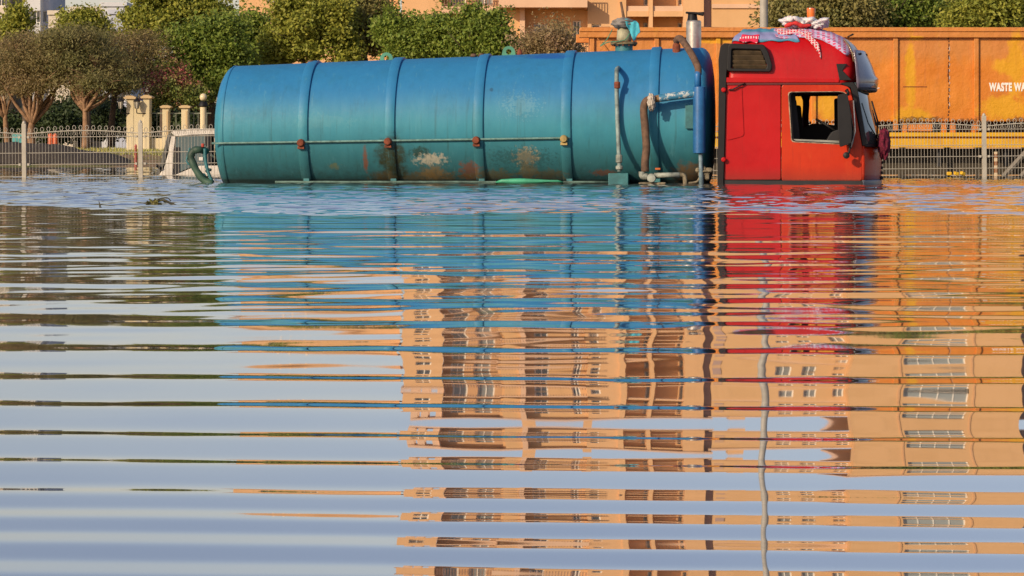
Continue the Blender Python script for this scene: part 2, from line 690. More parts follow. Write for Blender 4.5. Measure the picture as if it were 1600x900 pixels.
seam = [(331, 224), (890, 215.5)]
bands = []
for i, px in enumerate((473, 609, 747, 884, 1021)):
    b, x = band(px)
    bands.append(x)
    if i < 4:
        py = 224 + (px - 331) / 559 * -8.5 + 1.5
        q = tank_pt(px - 3, py, .055)
        mb = MB()
        mb.lathe([(.0, -.05), (.045, -.045), (.058, -.025), (.06, 0), (.06, .05)], 14, 'y', (q.x, q.y, q.z))
        mb.box(q.x - .05, q.x + .05, q.y - .01, q.y + .06, q.z - .09, q.z - .05)
        mb.build('bolt_cap', M['rust'] if i < 3 else plain('ochre_cap', (.38, .28, .1), .7), b, smooth='auto')
    # foot clip at the waterline
    q = tank_pt(px + 6, 283, .05)
    MB().box(q.x - .045, q.x + .045, q.y - .02, q.y + .05, q.z - .1, q.z + .05).build('clip', M['teal'], b, bevel=.008)
band(347, .022, .008, M['tank'], 'end_rim')

# seam rod along the flank
pts = [tank_pt(331 + 559 * k / 24, 224 - 8.5 * k / 24, .03) for k in range(25)]
MB().tube(pts, .017, 8).build('flank_rod', plain('rod_paint', (.12, .24, .22), .5, 0, .4, 14), truck, smooth=True)
# rail at the waterline
pts = [tank_pt(430 + 520 * k / 20, 284.5 + random.uniform(-.3, .3), .08) for k in range(21)]
MB().tube(pts, .02, 6).build('lower_rail', plain('rail_teal_grime', (.09, .16, .14), .7, 0, .5, 6), truck, smooth=True)
q = tank_pt(966, 279, .16)
MB().box(q.x - .15, q.x + .15, q.y, q.y + .3, q.z - .2, q.z + .08).build('step_box', M['teal'], truck, bevel=.01)
pts = [tank_pt(775 + 105 * k / 12, 283.5 + (1.2 if k in (0, 12) else -.5), .13) for k in range(13)]
MB().tube(pts, [.012] + [.03 + .012 * math.sin(k * .5) for k in range(11)] + [.012], 8).build('rail_hose', plain('bright_green_hose', (.05, .34, .2), .5), truck, smooth=True)
q0, q1 = tank_pt(776, 280, .12), tank_pt(777, 290, .12)
MB().tube([q0, q1], .012, 6).build('rail_stake', M['black'], truck)

# lifting lugs and small things on the crown
def lug(px, py, s=1.0):
    q = T(px, py, 0)
    n = 16
    o_, i_ = [], []
    for k in range(n):
        a = 2 * math.pi * k / n
        c, s_ = math.cos(a), math.sin(a)
        rr = .10
        ox, oz = rr * c, rr * s_
        if s_ < -.2:
            ox, oz = (.12 if c > 0 else -.12) * min(1, abs(c) + .35), -.14
        o_.append((q.x + ox * s, q.z + oz * s))
        i_.append((q.x + .042 * c * s, q.z + .042 * s_ * s + .01))
    MB().ring_prism(o_, i_, -.02, .02).build('lifting_lug', plain('lug_green', (.06, .26, .16), .55), truck, smooth='auto')


lug(604, 92)
lug(795, 82)
q = T(812, 79, 0)
MB().lathe([(.05, 0), (.045, .05), (.03, .09), (.012, .12)], 10, 'z', (q.x, 0, tank_top(q.x) - .02)).build('vent_stub', M['rust'], truck, smooth=True)
for px in (742, 754, 488):
    q = T(px, 86, 0)
    MB().lathe([(.05, 0), (.05, .03), (.035, .045), (.01, .05)], 10, 'z', (q.x, -.15, tank_top(q.x) - .012)).build('crown_bolt', M['brown_hose'], truck, smooth=True)

# hatch neck
q = T(975, 60, 0)
zt = tank_top(q.x)
hb = T(975, 68, 0).z
hatch = MB().lathe([(.135, zt - .06), (.135, hb - .015)], 24, 'z', (q.x, 0, 0)).build('hatch_neck', M['teal'], truck, smooth='auto')
MB().lathe([(.195, hb - .02), (.205, hb - .012), (.205, hb + .016), (.19, hb + .022)], 28, 'z', (q.x, 0, 0)).build('flange', plain('flange_rust', (.18, .14, .07), .8, 0, .5, 18), hatch, smooth='auto')
for k in range(12):
    a = 2 * math.pi * k / 12
    MB().lathe([(.014, hb - .04), (.014, hb + .045)], 6, 'z', (q.x + .175 * math.cos(a), .175 * math.sin(a), 0)).build('bolt', M['rust'], hatch)
MB().lathe([(.115, hb + .02), (.112, hb + .1), (.106, hb + .2), (.09, hb + .24)], 20, 'z', (q.x, 0, 0)).build('spout', plain('spout_cream', (.34, .33, .22), .7, 0, .3, 9), hatch, smooth=True)
HATCH = (q.x, hb)
st0, st1 = T(975, 30, 0), T(970, 3, 0)
MB().tube([T(978, 50, -.02), st0, st1], [.028, .024, .02], 6).build('lever', M['brown_hose'], hatch, smooth=True)

# drain pipe on the flank, joins the tank at its top
pv = [T(963.5, 110, -1.04), T(963.5, 118, -1.10), T(963.5, 140, -1.12), T(965, 190, -1.15), T(967, 240, -1.17), T(968, 268, -1.17)]
pt0 = tank_pt(966, 106)
dp = MB().tube(bez([pt0 + Vector((0, .03, 0)), T(964, 108, -.95), T(963.5, 112, -1.06)] + pv[1:], 5), .033, 10).build('drain_pipe', plain('drain_pipe_paint', (.20, .27, .26), .6, 0, .5, 7), truck, smooth=True)
for (py, r_, h_, m_) in ((133, .046, .1, 'rust'), (248, .05, .12, 'palepipe'), (262, .055, .06, 'palepipe')):
    c = T(964 + (py - 120) * .026, py, -1.12 - (py - 120) * .0004)
    MB().lathe([(r_ * .8, -h_ / 2), (r_, -h_ / 2 + .012), (r_, h_ / 2 - .012), (r_ * .8, h_ / 2)], 10, 'z', c).build('pipe_joint', M[m_], dp, smooth='auto')

# suction pipe assembly near the cab
oo = -1.27
MB().tube(bez([T(1019, 155, oo), T(1010, 158, oo), T(1006, 170, oo), T(1008, 200, oo), T(1010, 230, oo), T(1008, 252, oo), T(1008, 268, oo)], 6), [.058] * 37, 12).build('suction_hose', M['brown_hose'], truck, smooth=True)
MB().tube([T(1016, 156, oo), T(1031, 153.5, oo)], .052, 12).build('elbow_coupling', plain('coupling_ochre', (.24, .14, .06), .8, 0, .4, 14), truck, smooth='auto')
xp = NT('crosspipe_paint', .5)
xp.color(xp.mix(xp.mapr(xp.noise(14, 5, .7), .52, .58), (.03, .17, .30), (.45, .50, .50)))
MB().tube([T(1030, 153.5, oo), T(1086, 146, oo)], .058, 14).build('cross_pipe', xp.m, truck, smooth='auto')
ca = T(1092.5, 187, oo)
zt_, zb_ = T(1092, 136, oo).z, T(1094, 239, oo).z
can = MB().lathe([(.05, zb_ - .01), (.088, zb_), (.092, zb_ + .03), (.092, zt_ - .03), (.088, zt_), (.05, zt_ + .01)], 24, 'z', (ca.x, oo, 0)).build('canister', M['bluepaint'], truck, smooth='auto')
MB().tube([(ca.x - .02, oo, zt_ - .02), T(1090, 118, oo), T(1091, 112, oo)], [.05, .05, .045], 12).build('top_pipe', M['bluepaint'], can, smooth=True)
MB().tube([(ca.x + .02, oo, zb_ + .02), T(1095, 262, oo), T(1096, 292, oo)], [.032, .03, .04], 10).build('lower_pipe', plain('lower_pipe_paint', (.16, .24, .28), .6, 0, .4, 10), can, smooth=True)
MB().box(*(sorted((T(1071, 165, -1.1).x, T(1085, 165, -1.1).x))), -1.13, -1.10, T(1071, 201, -1.1).z, T(1071, 164, -1.1).z).build('bracket_plate', M['teal'], can, bevel=.006)
MB().tube(bez([T(1057, 64, -.35), T(1060, 60, -.45), T(1066, 63, -.6), T(1079, 82, -.9), T(1090, 104, -1.2), T(1091, 116, oo)], 6), .052, 12).build('crown_hose', M['brown_hose'], truck, smooth=True)
q = T(1057, 70, -.35)
MB().lathe([(.06, -.14), (.06, -.02), (.045, .02), (.03, .06)], 12, 'z', q).build('hose_nozzle', M['rust'], truck, smooth='auto')
MB().tube([T(1052, 72, -.35), T(1054, 66, -.35), T(1058, 66, -.35)], .012, 6).build('nozzle_cock', M['teal'], truck)
# valves at the waterline
vm = plain('valve_grime', (.20, .17, .11), .8, 0, .5, 12, .006)
MB().tube(bez([T(1003, 268, oo), T(1004, 275, oo), T(1012, 276, oo)], 4), .05, 10).build('valve_elbow', M['palepipe'], truck, smooth=True)
q = T(1018, 278, oo)
MB().lathe([(.02, -.09), (.062, -.08), (.07, 0), (.062, .08), (.02, .09)], 12, 'y', q).build('valve_wheel', M['palepipe'], truck, smooth='auto')
MB().tube([T(1022, 274, oo), T(1062, 273, oo)], .038, 10).build('valve_pipe', M['palepipe'], truck, smooth=True)
MB().tube(bez([T(1060, 273, oo), T(1069, 275, oo), T(1071, 290, oo)], 4), .033, 8).build('valve_outlet', vm, truck, smooth=True)
MB().box(T(1024, 0, oo).x, T(1032, 0, oo).x, oo - .06, oo + .02, T(0, 264.5, oo).z, T(0, 261.5, oo).z).build('valve_handle', plain('valve_orange', (.55, .13, .02), .6), truck, bevel=.004)
MB().box(T(998, 0, oo).x, T(1040, 0, oo).x, oo - .02, oo + .25, -.06, T(0, 283.5, oo).z).build('valve_step', vm, truck, bevel=.012)
MB().tube(bez([T(1076, 286, oo), T(1084, 285, oo), T(1090, 283, oo), T(1095, 274, oo), T(1098, 268, oo), T(1112, 267, oo)], 4), .018, 6).build('loose_pipe', vm, truck, smooth=True)
for k in range(7):
    px = 1092 + k * 2.6
    a = T(px, 266 + (k % 3) * 5, oo + .05)
    MB().lathe([(.02, -.05), (.04, -.03), (.038, .03), (.018, .06)], 7, 'z' if k % 2 else 'x', a).build('fitting', vm, truck, smooth='auto')

# exhaust stack behind the front dome
sx = T(1084, 50, 1.05)
ex = MB().lathe([(.112, .6), (.118, T(0, 80, 1.05).z), (.118, T(0, 40, 1.05).z), (.10, T(0, 38, 1.05).z)], 22, 'z', (sx.x, 1.05, 0)).build('exhaust_stack', M['chrome'], truck, smooth='auto')
MB().lathe([(.085, T(0, 39, 1.05).z), (.07, T(0, 30, 1.05).z), (.07, T(0, 28, 1.05).z)], 14, 'z', (sx.x - .02, 1.05, 0)).build('outlet', M['black'], ex, smooth='auto')
MB().prism([(sx.x - .13, T(0, 27, 1).z), (sx.x - .12, T(0, 24.5, 1).z), (sx.x + .08, T(0, 25.5, 1).z), (sx.x + .17, T(0, 25, 1).z), (sx.x + .15, T(0, 31, 1).z), (sx.x + .06, T(0, 29, 1).z)], .96, 1.14).build('rain_cap', M['black'], ex, bevel=.012)

# tail of the truck
yy = -.75
MB().tube(bez([T(322, 236, yy + .2), T(312, 234, yy), T(303, 235.5, yy), T(298.5, 243, yy), T(301, 254, yy), T(308, 268, yy), T(318, 281, yy), T(332, 287.5, yy)], 7), [.056 + .003 * math.sin(k * .7) for k in range(50)], 12).build('tail_hose', None or plain('tail_hose_green', (.035, .085, .055), .6, 0, .6, 2.5), truck, smooth=True)
MB().tube(bez([T(296.5, 231, yy), T(293.5, 243, yy), T(291.5, 251, yy), T(296, 258, yy)], 4), .014, 6).build('tail_rod', M['teal'], truck, smooth=True)
MB().tube(bez([T(320, 232, yy), T(321, 250, yy), T(325, 268, yy), T(331, 283, yy)], 4), .026, 8).build('tail_flange', M['teal'], truck, smooth=True)
q = T(317, 227, yy)
MB().box(q.x - .022, q.x + .022, yy - .03, yy + .03, q.z - .028, q.z + .028).build('tail_lamp', plain('tail_lamp_red', (.38, .04, .02), .4), truck, bevel=.01)
q = T(315, 248, yy)
MB().box(q.x - .035, q.x + .03, yy - .03, yy + .02, q.z - .03, q.z + .025).build('number_lamp', M['white'], truck, bevel=.008)
rr = random.Random(4)
for k in range(10):
    a = T(rr.uniform(312, 328), rr.uniform(225, 284), yy + rr.uniform(0, .3))
    b_ = a + Vector((rr.uniform(-.08, .1), rr.uniform(-.05, .1), rr.uniform(-.12, .12)))
    MB().tube([a, (a + b_) / 2 + Vector((.02, 0, .02)), b_], rr.uniform(.012, .03), 6).build('tail_fitting', (M['teal'], M['palepipe'], vm)[k % 3], truck, smooth=True)
MB().box(TXL + .3, TXR + 2.5, -.45, .45, -.55, -.25).build('chassis', M['dark'], truck)

# ------------------------------------------------------------------ cab
YN = -1.22
ZK = 2.7273


def Cx(zx, zy):
    q = T(1080 + zx / ZK, zy / ZK, YN)
    return (q.x, q.z)


def cx(zx):
    return Cx(zx, 400)[0]


def cz(zy):
    return Cx(400, zy)[1]


def red_mat(name, c1, c2, fade, wear=.3):
    t = NT(name, .4, 0, .3)
    x, y, z = t.xyz()
    n = t.noise(1.3, 5, .6)
    f = t.noise(30, 5, .75)
    col = t.mix(t.mapr(n, .35, .65), c1, c2)
    col = t.mix(t.math('MULTIPLY', t.mapr(t.noise(4, 6, .7, stretch=(1, 1, .4)), .55, .75), .5), col, fade)
    dirt = t.mapr(t.math('ADD', z, t.math('MULTIPLY', f, .12)), .38, .0)
    col = t.mix(t.math('MULTIPLY', dirt, .6), col, (.09, .035, .022))
    tide = t.mapr(t.math('ADD', z, t.math('MULTIPLY', t.math('SUBTRACT', f, .5), .05)), .085, .05)
    col = t.mix(t.math('MULTIPLY', tide, .7), col, (.05, .02, .015))
    runs = t.mapr(t.noise(9, 5, .65, stretch=(2.5, 1, .12)), .56, .75)
    col = t.mix(t.math('MULTIPLY', runs, .28), col, (.16, .02, .012))
    col = t.mix(t.math('MULTIPLY', t.mapr(t.noise(17, 6, .8, stretch=(1, 1, .5)), .715, .74), wear), col, (.6, .5, .42))
    t.color(col)
    t.put(t.b.inputs['Roughness'], t.mapr(f, .2, .8, .28, .5))
    t.bump(t.noise(2.0, 3), .02, .3)
    return t.m


M['cabred'] = red_mat('cab_red', (.40, .003, .005), (.47, .005, .007), (.40, .012, .012), .25)
M['doorred'] = red_mat('door_orange_red', (.47, .024, .004), (.54, .036, .006), (.56, .07, .014), .9)

# roof shell: slices (zoom row, rear x, front x, half width)
RS = [(356, 148, 700, 1.22), (340, 146, 712, 1.228), (325, 148, 716, 1.222), (300, 150, 718, 1.215), (262, 152, 716, 1.195), (225, 158, 705, 1.165), (195, 166, 690, 1.12),
      (172, 176, 668, 1.05), (152, 188, 640, .95), (135, 202, 605, .80), (123, 218, 565, .60), (117, 240, 520, .38), (115, 270, 470, .15)]


def slice_pt(lv, t):
    """point on the roof: lv slice index (float), t 0 rear centre .. 1 front centre round the near side"""
    i = min(int(lv), len(RS) - 2)
    f = lv - i
    zy, a, b, hw = [RS[i][k] * (1 - f) + RS[i + 1][k] * f for k in range(4)]
    z, xr, xf = cz(zy), cx(a), cx(b)
    rf, rr_ = min(.55, hw * .8), min(.12, hw * .5)
    L = xf - xr
    rf = min(rf, L * .45)
    if t < .10:
        s = t / .10
        return Vector((xr, -(hw - rr_) * s, z))
    if t < .16:
        s = (t - .10) / .06 * math.pi / 2
        return Vector((xr + rr_ * (1 - math.cos(s)), -(hw - rr_) - rr_ * math.sin(s), z))
    if t < .72:
        s = (t - .16) / .56
        return Vector((xr + rr_ + (L - rf * .42 - rr_) * s, -hw, z))
    if t < .88:
        s = (t - .72) / .16 * math.pi / 2
        return Vector((xf - rf * .42 * (1 - math.sin(s)), -(hw - rf) - rf * math.cos(s), z))
    s = (t - .88) / .12
    return Vector((xf, -(hw - rf) * (1 - s), z))


tsm = [0, .05, .10] + [.10 + .06 * k / 5 for k in range(1, 6)] + [.16 + .56 * k / 12 for k in range(1, 13)] + [.72 + .16 * k / 8 for k in range(1, 9)] + [.94, 1.0]
rows = []
lvs = [i / 2 for i in range(2 * (len(RS) - 1) + 1)]
for lv in lvs:
    near = [slice_pt(lv, t) for t in tsm]
    far = [Vector((p.x, -p.y, p.z)) for p in reversed(near[1:-1])]
    rows.append(near + far)
mb = MB()
n = len(rows[0])
vs = [p for r in rows for p in r]
fs = [(i * n + k, i * n + (k + 1) % n, (i + 1) * n + (k + 1) % n, (i + 1) * n + k) for i in range(len(rows) - 1) for k in range(n)]
fs.append(tuple(len(vs) - n + k for k in range(n)))
fs.append(tuple(reversed(range(n))))
roof = mb.add(vs, fs).build('cab_roof', M['cabred'], truck, smooth='auto')

# side panels behind the doors, rear wall
for s in (-1, 1):
    MB().prism([Cx(146, 362), Cx(146, 353), Cx(640, 353), Cx(640, 360), Cx(384, 361)], *((YN - .018, YN + .02) if s < 0 else (-YN - .02, -YN + .018))).build('roof_seam_shadow', plain('seam_shadow_red', (.10, .004, .005), .6) if s < 0 else bpy.data.materials['seam_shadow_red'], roof)  # proud dark red strip painting the shadow line along the roof seam
for s in (-1, 1):
    y0, y1 = (YN, YN + .05) if s < 0 else (-YN - .05, -YN)
    p = [Cx(140, 766), Cx(150, 359), Cx(381, 359), Cx(381, 766)]
    sp = MB().prism(rrect(p, .02, 3), y0, y1).build('side_panel', M['cabred'], truck, bevel=.01)
    ys = (YN - .012, YN - .001) if s < 0 else (-YN + .001, -YN + .012)
    MB().prism(rrect([Cx(150, 600), Cx(158, 372), Cx(216, 366), Cx(226, 580)], .05, 4), *ys).build('pressed_panel', M['cabred'], sp, bevel=.006)
    MB().prism(rrect([Cx(142, 342), Cx(150, 330), Cx(630, 338), Cx(630, 352), Cx(142, 352)], .01, 2), *((YN - .03, YN + .03) if s < 0 else (-YN - .03, -YN + .03))).build('drip_rail', M['cabred'], sp, bevel=.008)
    MB().prism([Cx(140, 782), Cx(140, 768), Cx(728, 771), Cx(728, 790), Cx(140, 790)], *((YN - .012, YN + .04) if s < 0 else (-YN - .04, -YN + .012))).build('sill', M['rubber'], sp)
MB().box(cx(140), cx(140) + .05, YN + .052, -YN - .052, -.5, cz(345)).build('rear_wall', M['dark'], truck)
MB().box(cx(150), cx(720), YN + .06, -YN - .06, .02, .08).build('cab_floor', M['dark'], truck)
MB().tube([T(1080 + 160 / ZK, 383 / ZK, YN - .03), T(1080 + 178 / ZK, 381 / ZK, YN - .05), T(1080 + 205 / ZK, 366 / ZK, YN - .05), T(1080 + 230 / ZK, 356 / ZK, YN - .03)], .012, 6).build('grab_handle', M['black'], truck, smooth=True)

# doors with open windows
dout = rrect([Cx(385, 773), Cx(385, 360), Cx(636, 360), Cx(676, 372), Cx(700, 470), Cx(728, 622), Cx(728, 773)], .05, 4)
din_ = rrect([Cx(428, 604), Cx(414, 392), Cx(634, 390), Cx(660, 396), Cx(678, 470), Cx(694, 560), Cx(690, 617)], .05, 4)


def rim(poly, k):
    c = Vector((sum(p[0] for p in poly) / len(poly), sum(p[1] for p in poly) / len(poly)))
    return [tuple(c + (Vector(p) - c) * k) for p in poly]


M['weathered'] = plain('window_seal_pale', (.34, .25, .17), .8, 0, .6, 14)
for s in (-1, 1):
    ys = (YN - .008, YN + .045) if s < 0 else (-YN - .045, -YN + .008)
    dr = MB().ring_prism(dout, din_, *ys).build('door', M['doorred'], truck, bevel=.012)
    dr['label'] = 'faded orange-red cab door with open window'
    y2 = (YN - .013, YN + .01) if s < 0 else (-YN - .01, -YN + .013)
    MB().ring_prism(rim(din_, 1.014), rim(din_, .99), *y2).build('window_seal', M['weathered'], dr)
    y3 = (YN + .012, YN + .06) if s < 0 else (-YN - .06, -YN - .012)
    MB().ring_prism(rim(din_, 1.03), rim(din_, .955), *y3).build('inner_seal', M['rubber'], dr)
    y4 = (YN + .015, YN + .05) if s < 0 else (-YN - .05, -YN - .015)
    MB().prism([Cx(428, 606), Cx(426, 592), Cx(600, 598), Cx(692, 604), Cx(690, 618)], *y4).build('glass_edge', plain('glass_edge_grey', (.25, .26, .23), .4), dr)
    # black A-pillar
    pp = [Cx(634, 352), Cx(690, 350), Cx(708, 372), Cx(722, 455), Cx(742, 575), Cx(756, 612), Cx(736, 622), Cx(730, 618), Cx(703, 470), Cx(680, 374), Cx(640, 360)]
    MB().prism(pp, *((YN - .004, YN + .07) if s < 0 else (-YN - .07, -YN + .004))).build('windscreen_pillar', M['black'], truck, bevel=.008)
    tri = [Cx(618, 272), Cx(664, 272), Cx(645, 300), Cx(684, 342), Cx(632, 342)]
    MB().prism(tri, *((YN - .014, YN + .05) if s < 0 else (-YN - .05, -YN + .014))).build('fairing_vent', M['black'], roof, bevel=.006)

# curved windscreen and nose
def front_surface(levels, nu=25, pw=2.6):
    rows = []
    for (zy, xe, bulge, inset) in levels:
        row = []
        for k in range(nu):
            u = -1 + 2 * k / (nu - 1)
            hw = -YN - inset
            uu = math.copysign(1 - (1 - abs(u)) ** 1.35, u)
            row.append(Vector((cx(xe) + bulge * (1 - abs(uu) ** pw), uu * hw, cz(zy))))
        rows.append(row)
    return rows


wg = NT('windscreen_glass', .04, 0, .8)
wg.color((.06, .09, .09))
lv = [(612, 744, .27, .01), (560, 735, .262, .012), (500, 724, .25, .015), (440, 714, .23, .02), (372, 702, .19, .03), (352, 697, .16, .03)]
ws = MB().grid(front_surface(lv)).build('windscreen', wg.m, truck, smooth=True, solid=.012)
MB().grid([[p + Vector((.006, 0, 0)) for p in r] for r in front_surface([(626, 741, .285, .0), (612, 741, .28, .0)])]).build('windscreen_seal', M['black'], ws, smooth=True, solid=.02)
q = Vector((cx(790), -.55, cz(520)))
for k, (y_, za, zb) in enumerate(((-.75, 600, 430), (-.15, 602, 440))):
    MB().tube([(cx(795), y_, cz(za)), (cx(798), y_ - .12, cz((za + zb) / 2)), (cx(772), y_ - .2, cz(zb))], .014, 6).build('wiper', M['black'], ws, smooth=True)
MB().prism(rrect([Cx(770, 470), Cx(778, 462), Cx(800, 530), Cx(792, 538)], .02, 3), -.62, -.5).build('kerb_mirror', M['black'], ws, bevel=.01)
lv = [(780, 729, .28, 0), (740, 730, .30, 0), (690, 730, .31, 0), (650, 730, .295, 0), (622, 730, .265, 0)]
nose = MB().grid(front_surface(lv)).build('nose_panel', M['doorred'], truck, smooth=True, solid=.03)
nose['label'] = 'orange-red rounded nose panel under the windscreen'
lv = [(800, 731, .30, -.004), (772, 731, .30, -.004), (768, 730, .29, -.004)]
MB().grid(front_surface(lv)).build('bumper_top', plain('bumper_grey', (.10, .11, .14), .4), truck, smooth=True, solid=.03)
MB().box(cx(728) - .05, cx(728) + .05, -.95, .95, 0.03, cz(620)).build('bulkhead', M['dark'], truck)
gr = MB()
for k in range(5):
    z = cz(760 - k * 22)
    gr.box(cx(730) + .285, cx(730) + .325, -.45, .45, z - .02, z + .02)
gr.build('nose_grille', M['black'], nose)

# sun visor over the windscreen
def visor_rows(levels, nu=33):
    rows = []
    for (zy, xe, bulge, hw) in levels:
        rows.append([Vector((cx(xe) + bulge * (1 - abs(-1 + 2 * k / (nu - 1)) ** 2.4), (-1 + 2 * k / (nu - 1)) * hw, cz(zy))) for k in range(nu)])
    return rows


vt = NT('visor_tinted', .16, .0, .7)
vt.color(vt.mix(vt.mapr(vt.noise(2.5, 4), .4, .6), (.10, .10, .17), (.20, .16, .20)))
vis = MB().grid(visor_rows([(378, 708, .31, 1.22), (350, 706, .345, 1.23), (330, 705, .35, 1.225), (318, 704, .315, 1.22), (270, 700, .27, 1.19), (225, 694, .215, 1.15), (212, 693, .20, 1.14)])).build('sun_visor', vt.m, truck, smooth=True, solid=.014)
MB().grid(visor_rows([(384, 707, .31, 1.222), (376, 708, .325, 1.226)])).build('visor_lip', M['black'], vis, smooth=True, solid=.02)
for y_ in (-.95, -.4, .4, .95):
    MB().tube([(cx(690), y_, cz(250)), (cx(706) + .2 * (1 - (abs(y_) / 1.2) ** 2), y_, cz(225))], .018, 6).build('visor_bracket', M['black'], vis)
vt2 = NT('roof_deflector_bronze', .2, 0, .7)
vt2.color((.22, .15, .09))
MB().grid(visor_rows([(262, 692, .16, 1.16), (225, 686, .15, 1.12), (190, 670, .13, 1.06), (165, 650, .10, 1.0)])).build('roof_deflector', vt2.m, truck, smooth=True, solid=.014)
MB().tube([(cx(668), -.9, cz(155)), (cx(694), -.9, cz(142))], [.012, .016], 6).build('aerial_stub', M['black'], roof)

# air intake at the rear corner
io = rrect([Cx(152, 298), Cx(158, 196), Cx(166, 186), Cx(310, 190), Cx(330, 225), Cx(346, 280), Cx(340, 306), Cx(160, 304)], .03, 3)
ii = rrect([Cx(170, 290), Cx(172, 214), Cx(178, 208), Cx(296, 212), Cx(308, 235), Cx(324, 278), Cx(320, 294), Cx(176, 292)], .025, 3)
fr = MB().ring_prism(io, ii, YN - .07, YN + .12).build('air_intake', M['black'], truck, bevel=.012)
MB().prism(ii, YN + .02, YN + .05).build('intake_back', M['dark'], fr)
slat_m = plain('intake_slat', (.085, .06, .032), .6, 0, .4, 9)
for k in range(4):
    zy = 218 + k * 20
    a, b_ = 176, 298 + k * 8
    MB().add([(Cx(a, zy)[0], YN - .035, Cx(a, zy)[1]), (Cx(b_, zy + 1)[0], YN - .035, Cx(b_, zy + 1)[1]), (Cx(b_ + 4, zy + 17)[0], YN + .005, Cx(b_, zy + 17)[1]), (Cx(a, zy + 17)[0], YN + .005, Cx(a, zy + 17)[1]),
              (Cx(a, zy)[0], YN - .02, Cx(a, zy)[1] + .01), (Cx(b_, zy + 1)[0], YN - .02, Cx(b_, zy + 1)[1] + .01), (Cx(b_ + 4, zy + 17)[0], YN + .02, Cx(b_, zy + 17)[1]), (Cx(a, zy + 17)[0], YN + .02, Cx(a, zy + 17)[1])],
             [(0, 1, 2, 3), (7, 6, 5, 4), (0, 4, 5, 1), (1, 5, 6, 2), (2, 6, 7, 3), (3, 7, 4, 0)]).build('slat', slat_m, fr)
# upright black duct behind the cab
du = rrect([Cx(112, 790), Cx(118, 320), Cx(116, 255), Cx(124, 200), Cx(140, 184), Cx(170, 186), Cx(160, 250), Cx(150, 310), Cx(147, 420), Cx(138, 770), Cx(138, 790)], .02, 3)
duct = MB().prism(du, YN - .04, YN + .30).build('air_duct', M['black'], truck, bevel=.02)
for zy in (383, 680):
    q = T(1080 + 138 / ZK, zy / ZK, YN - .05)
    MB().lathe([(.02, -.03), (.035, -.02), (.035, .02), (.02, .03)], 10, 'y', q).build('hinge_knob', M['cabred'], duct, smooth='auto')

# mirrors on the near side
ym = YN - .22
mir = MB().prism(rrect([Cx(622, 405), Cx(664, 400), Cx(676, 470), Cx(684, 560), Cx(680, 610), Cx(632, 628), Cx(624, 560)], .03, 3), ym - .09, ym + .06).build('door_mirror', M['black'], truck, bevel=.02)
MB().tube([(cx(660), YN - .01, cz(388)), (cx(664), ym, cz(385)), (cx(668), ym, cz(410))], .02, 8).build('mirror_arm', M['black'], mir, smooth=True)
MB().tube([(cx(672), YN - .01, cz(622)), (cx(676), ym, cz(630)), (cx(672), ym, cz(600))], .02, 8).build('mirror_arm', M['black'], mir, smooth=True)
MB().tube([(cx(690), ym, cz(430)), (cx(697), ym, cz(560)), (cx(680), ym, cz(628))], .011, 6).build('mirror_rail', M['chrome'], mir, smooth=True)
MB().lathe([(.02, -.05), (.048, -.035), (.05, .03), (.02, .045)], 12, 'y', (cx(660), ym, cz(662))).build('ramp_mirror', M['black'], mir, smooth='auto')
MB().tube([(cx(676), ym, cz(625)), (cx(672), ym, cz(648)), (cx(662), ym, cz(660))], .016, 6).build('ramp_mirror_stalk', M['black'], mir)
MB().prism(rrect([Cx(622, 405), Cx(664, 400), Cx(676, 470), Cx(684, 560), Cx(680, 610), Cx(632, 628), Cx(624, 560)], .03, 3), -ym - .06, -ym + .09).build('door_mirror', M['black'], truck, bevel=.02)

# interior
MB().prism(rrect([Cx(560, 700), Cx(575, 600), Cx(600, 560), Cx(650, 545), Cx(735, 560), Cx(740, 700)], .05, 3), YN + .12, -YN - .12).build('dashboard', M['dark'], truck, bevel=.02)
for y_ in (-.62, .62):
    se = MB().box(cx(440), cx(560), y_ - .26, y_ + .26, cz(700), cz(640)).build('seat', M['dark'], truck, bevel=.05)
    MB().prism(rrect([Cx(420, 650), Cx(428, 470), Cx(452, 470), Cx(470, 650)], .03, 3), y_ - .25, y_ + .25).build('backrest', M['dark'], se, bevel=.04)
    MB().prism(rrect([Cx(428, 460), Cx(430, 420), Cx(448, 420), Cx(452, 460)], .03, 3), y_ - .13, y_ + .13).build('headrest', M['dark'], se, bevel=.03)
MB().prism(rrect([Cx(415, 720), Cx(418, 470), Cx(440, 440), Cx(470, 440), Cx(478, 545), Cx(520, 520), Cx(640, 530), Cx(690, 560), Cx(690, 720)], .04, 3), .45, 1.0).build('dark_infill_far', M['dark'], truck, bevel=.03)  # dark block added so the far lower cab interior reads as shade
MB().prism(rrect([Cx(388, 720), Cx(388, 372), Cx(440, 372), Cx(462, 560), Cx(470, 720)], .04, 3), -.9, -.2).build('dark_infill_rear', M['dark'], truck, bevel=.02)  # another dark block added to dim the rear of the window opening
sw = MB()
n = 28
ctr = Vector((cx(590), -.62, cz(540)))
tilt = Matrix.Rotation(R(-58), 3, 'Y')
sw.tube([ctr + tilt @ Vector((0, .22 * math.cos(2 * math.pi * k / n), .22 * math.sin(2 * math.pi * k / n))) for k in range(n + 1)], .017, 8)
sw.tube([ctr + tilt @ Vector((0, -.2, 0)), ctr + tilt @ Vector((0, .2, 0))], .014, 6)
sw.build('steering_wheel', M['black'], truck, smooth=True)
cu = []
for k in range(9):
    z = cz(392 + k * 22)
    cu.append([(cx(478 + 28 * (j / 8) + (8 if k in (0, 8) else 0) * (j / 4 - 1) + 2 * math.sin(k)), -YN - .10 + .03 * math.sin(j * 1.9 + k * .2), z) for j in range(9)])
MB().grid(cu).build('curtain', plain('curtain_maroon', (.10, .012, .018), .9), truck, smooth=True, solid=.01)
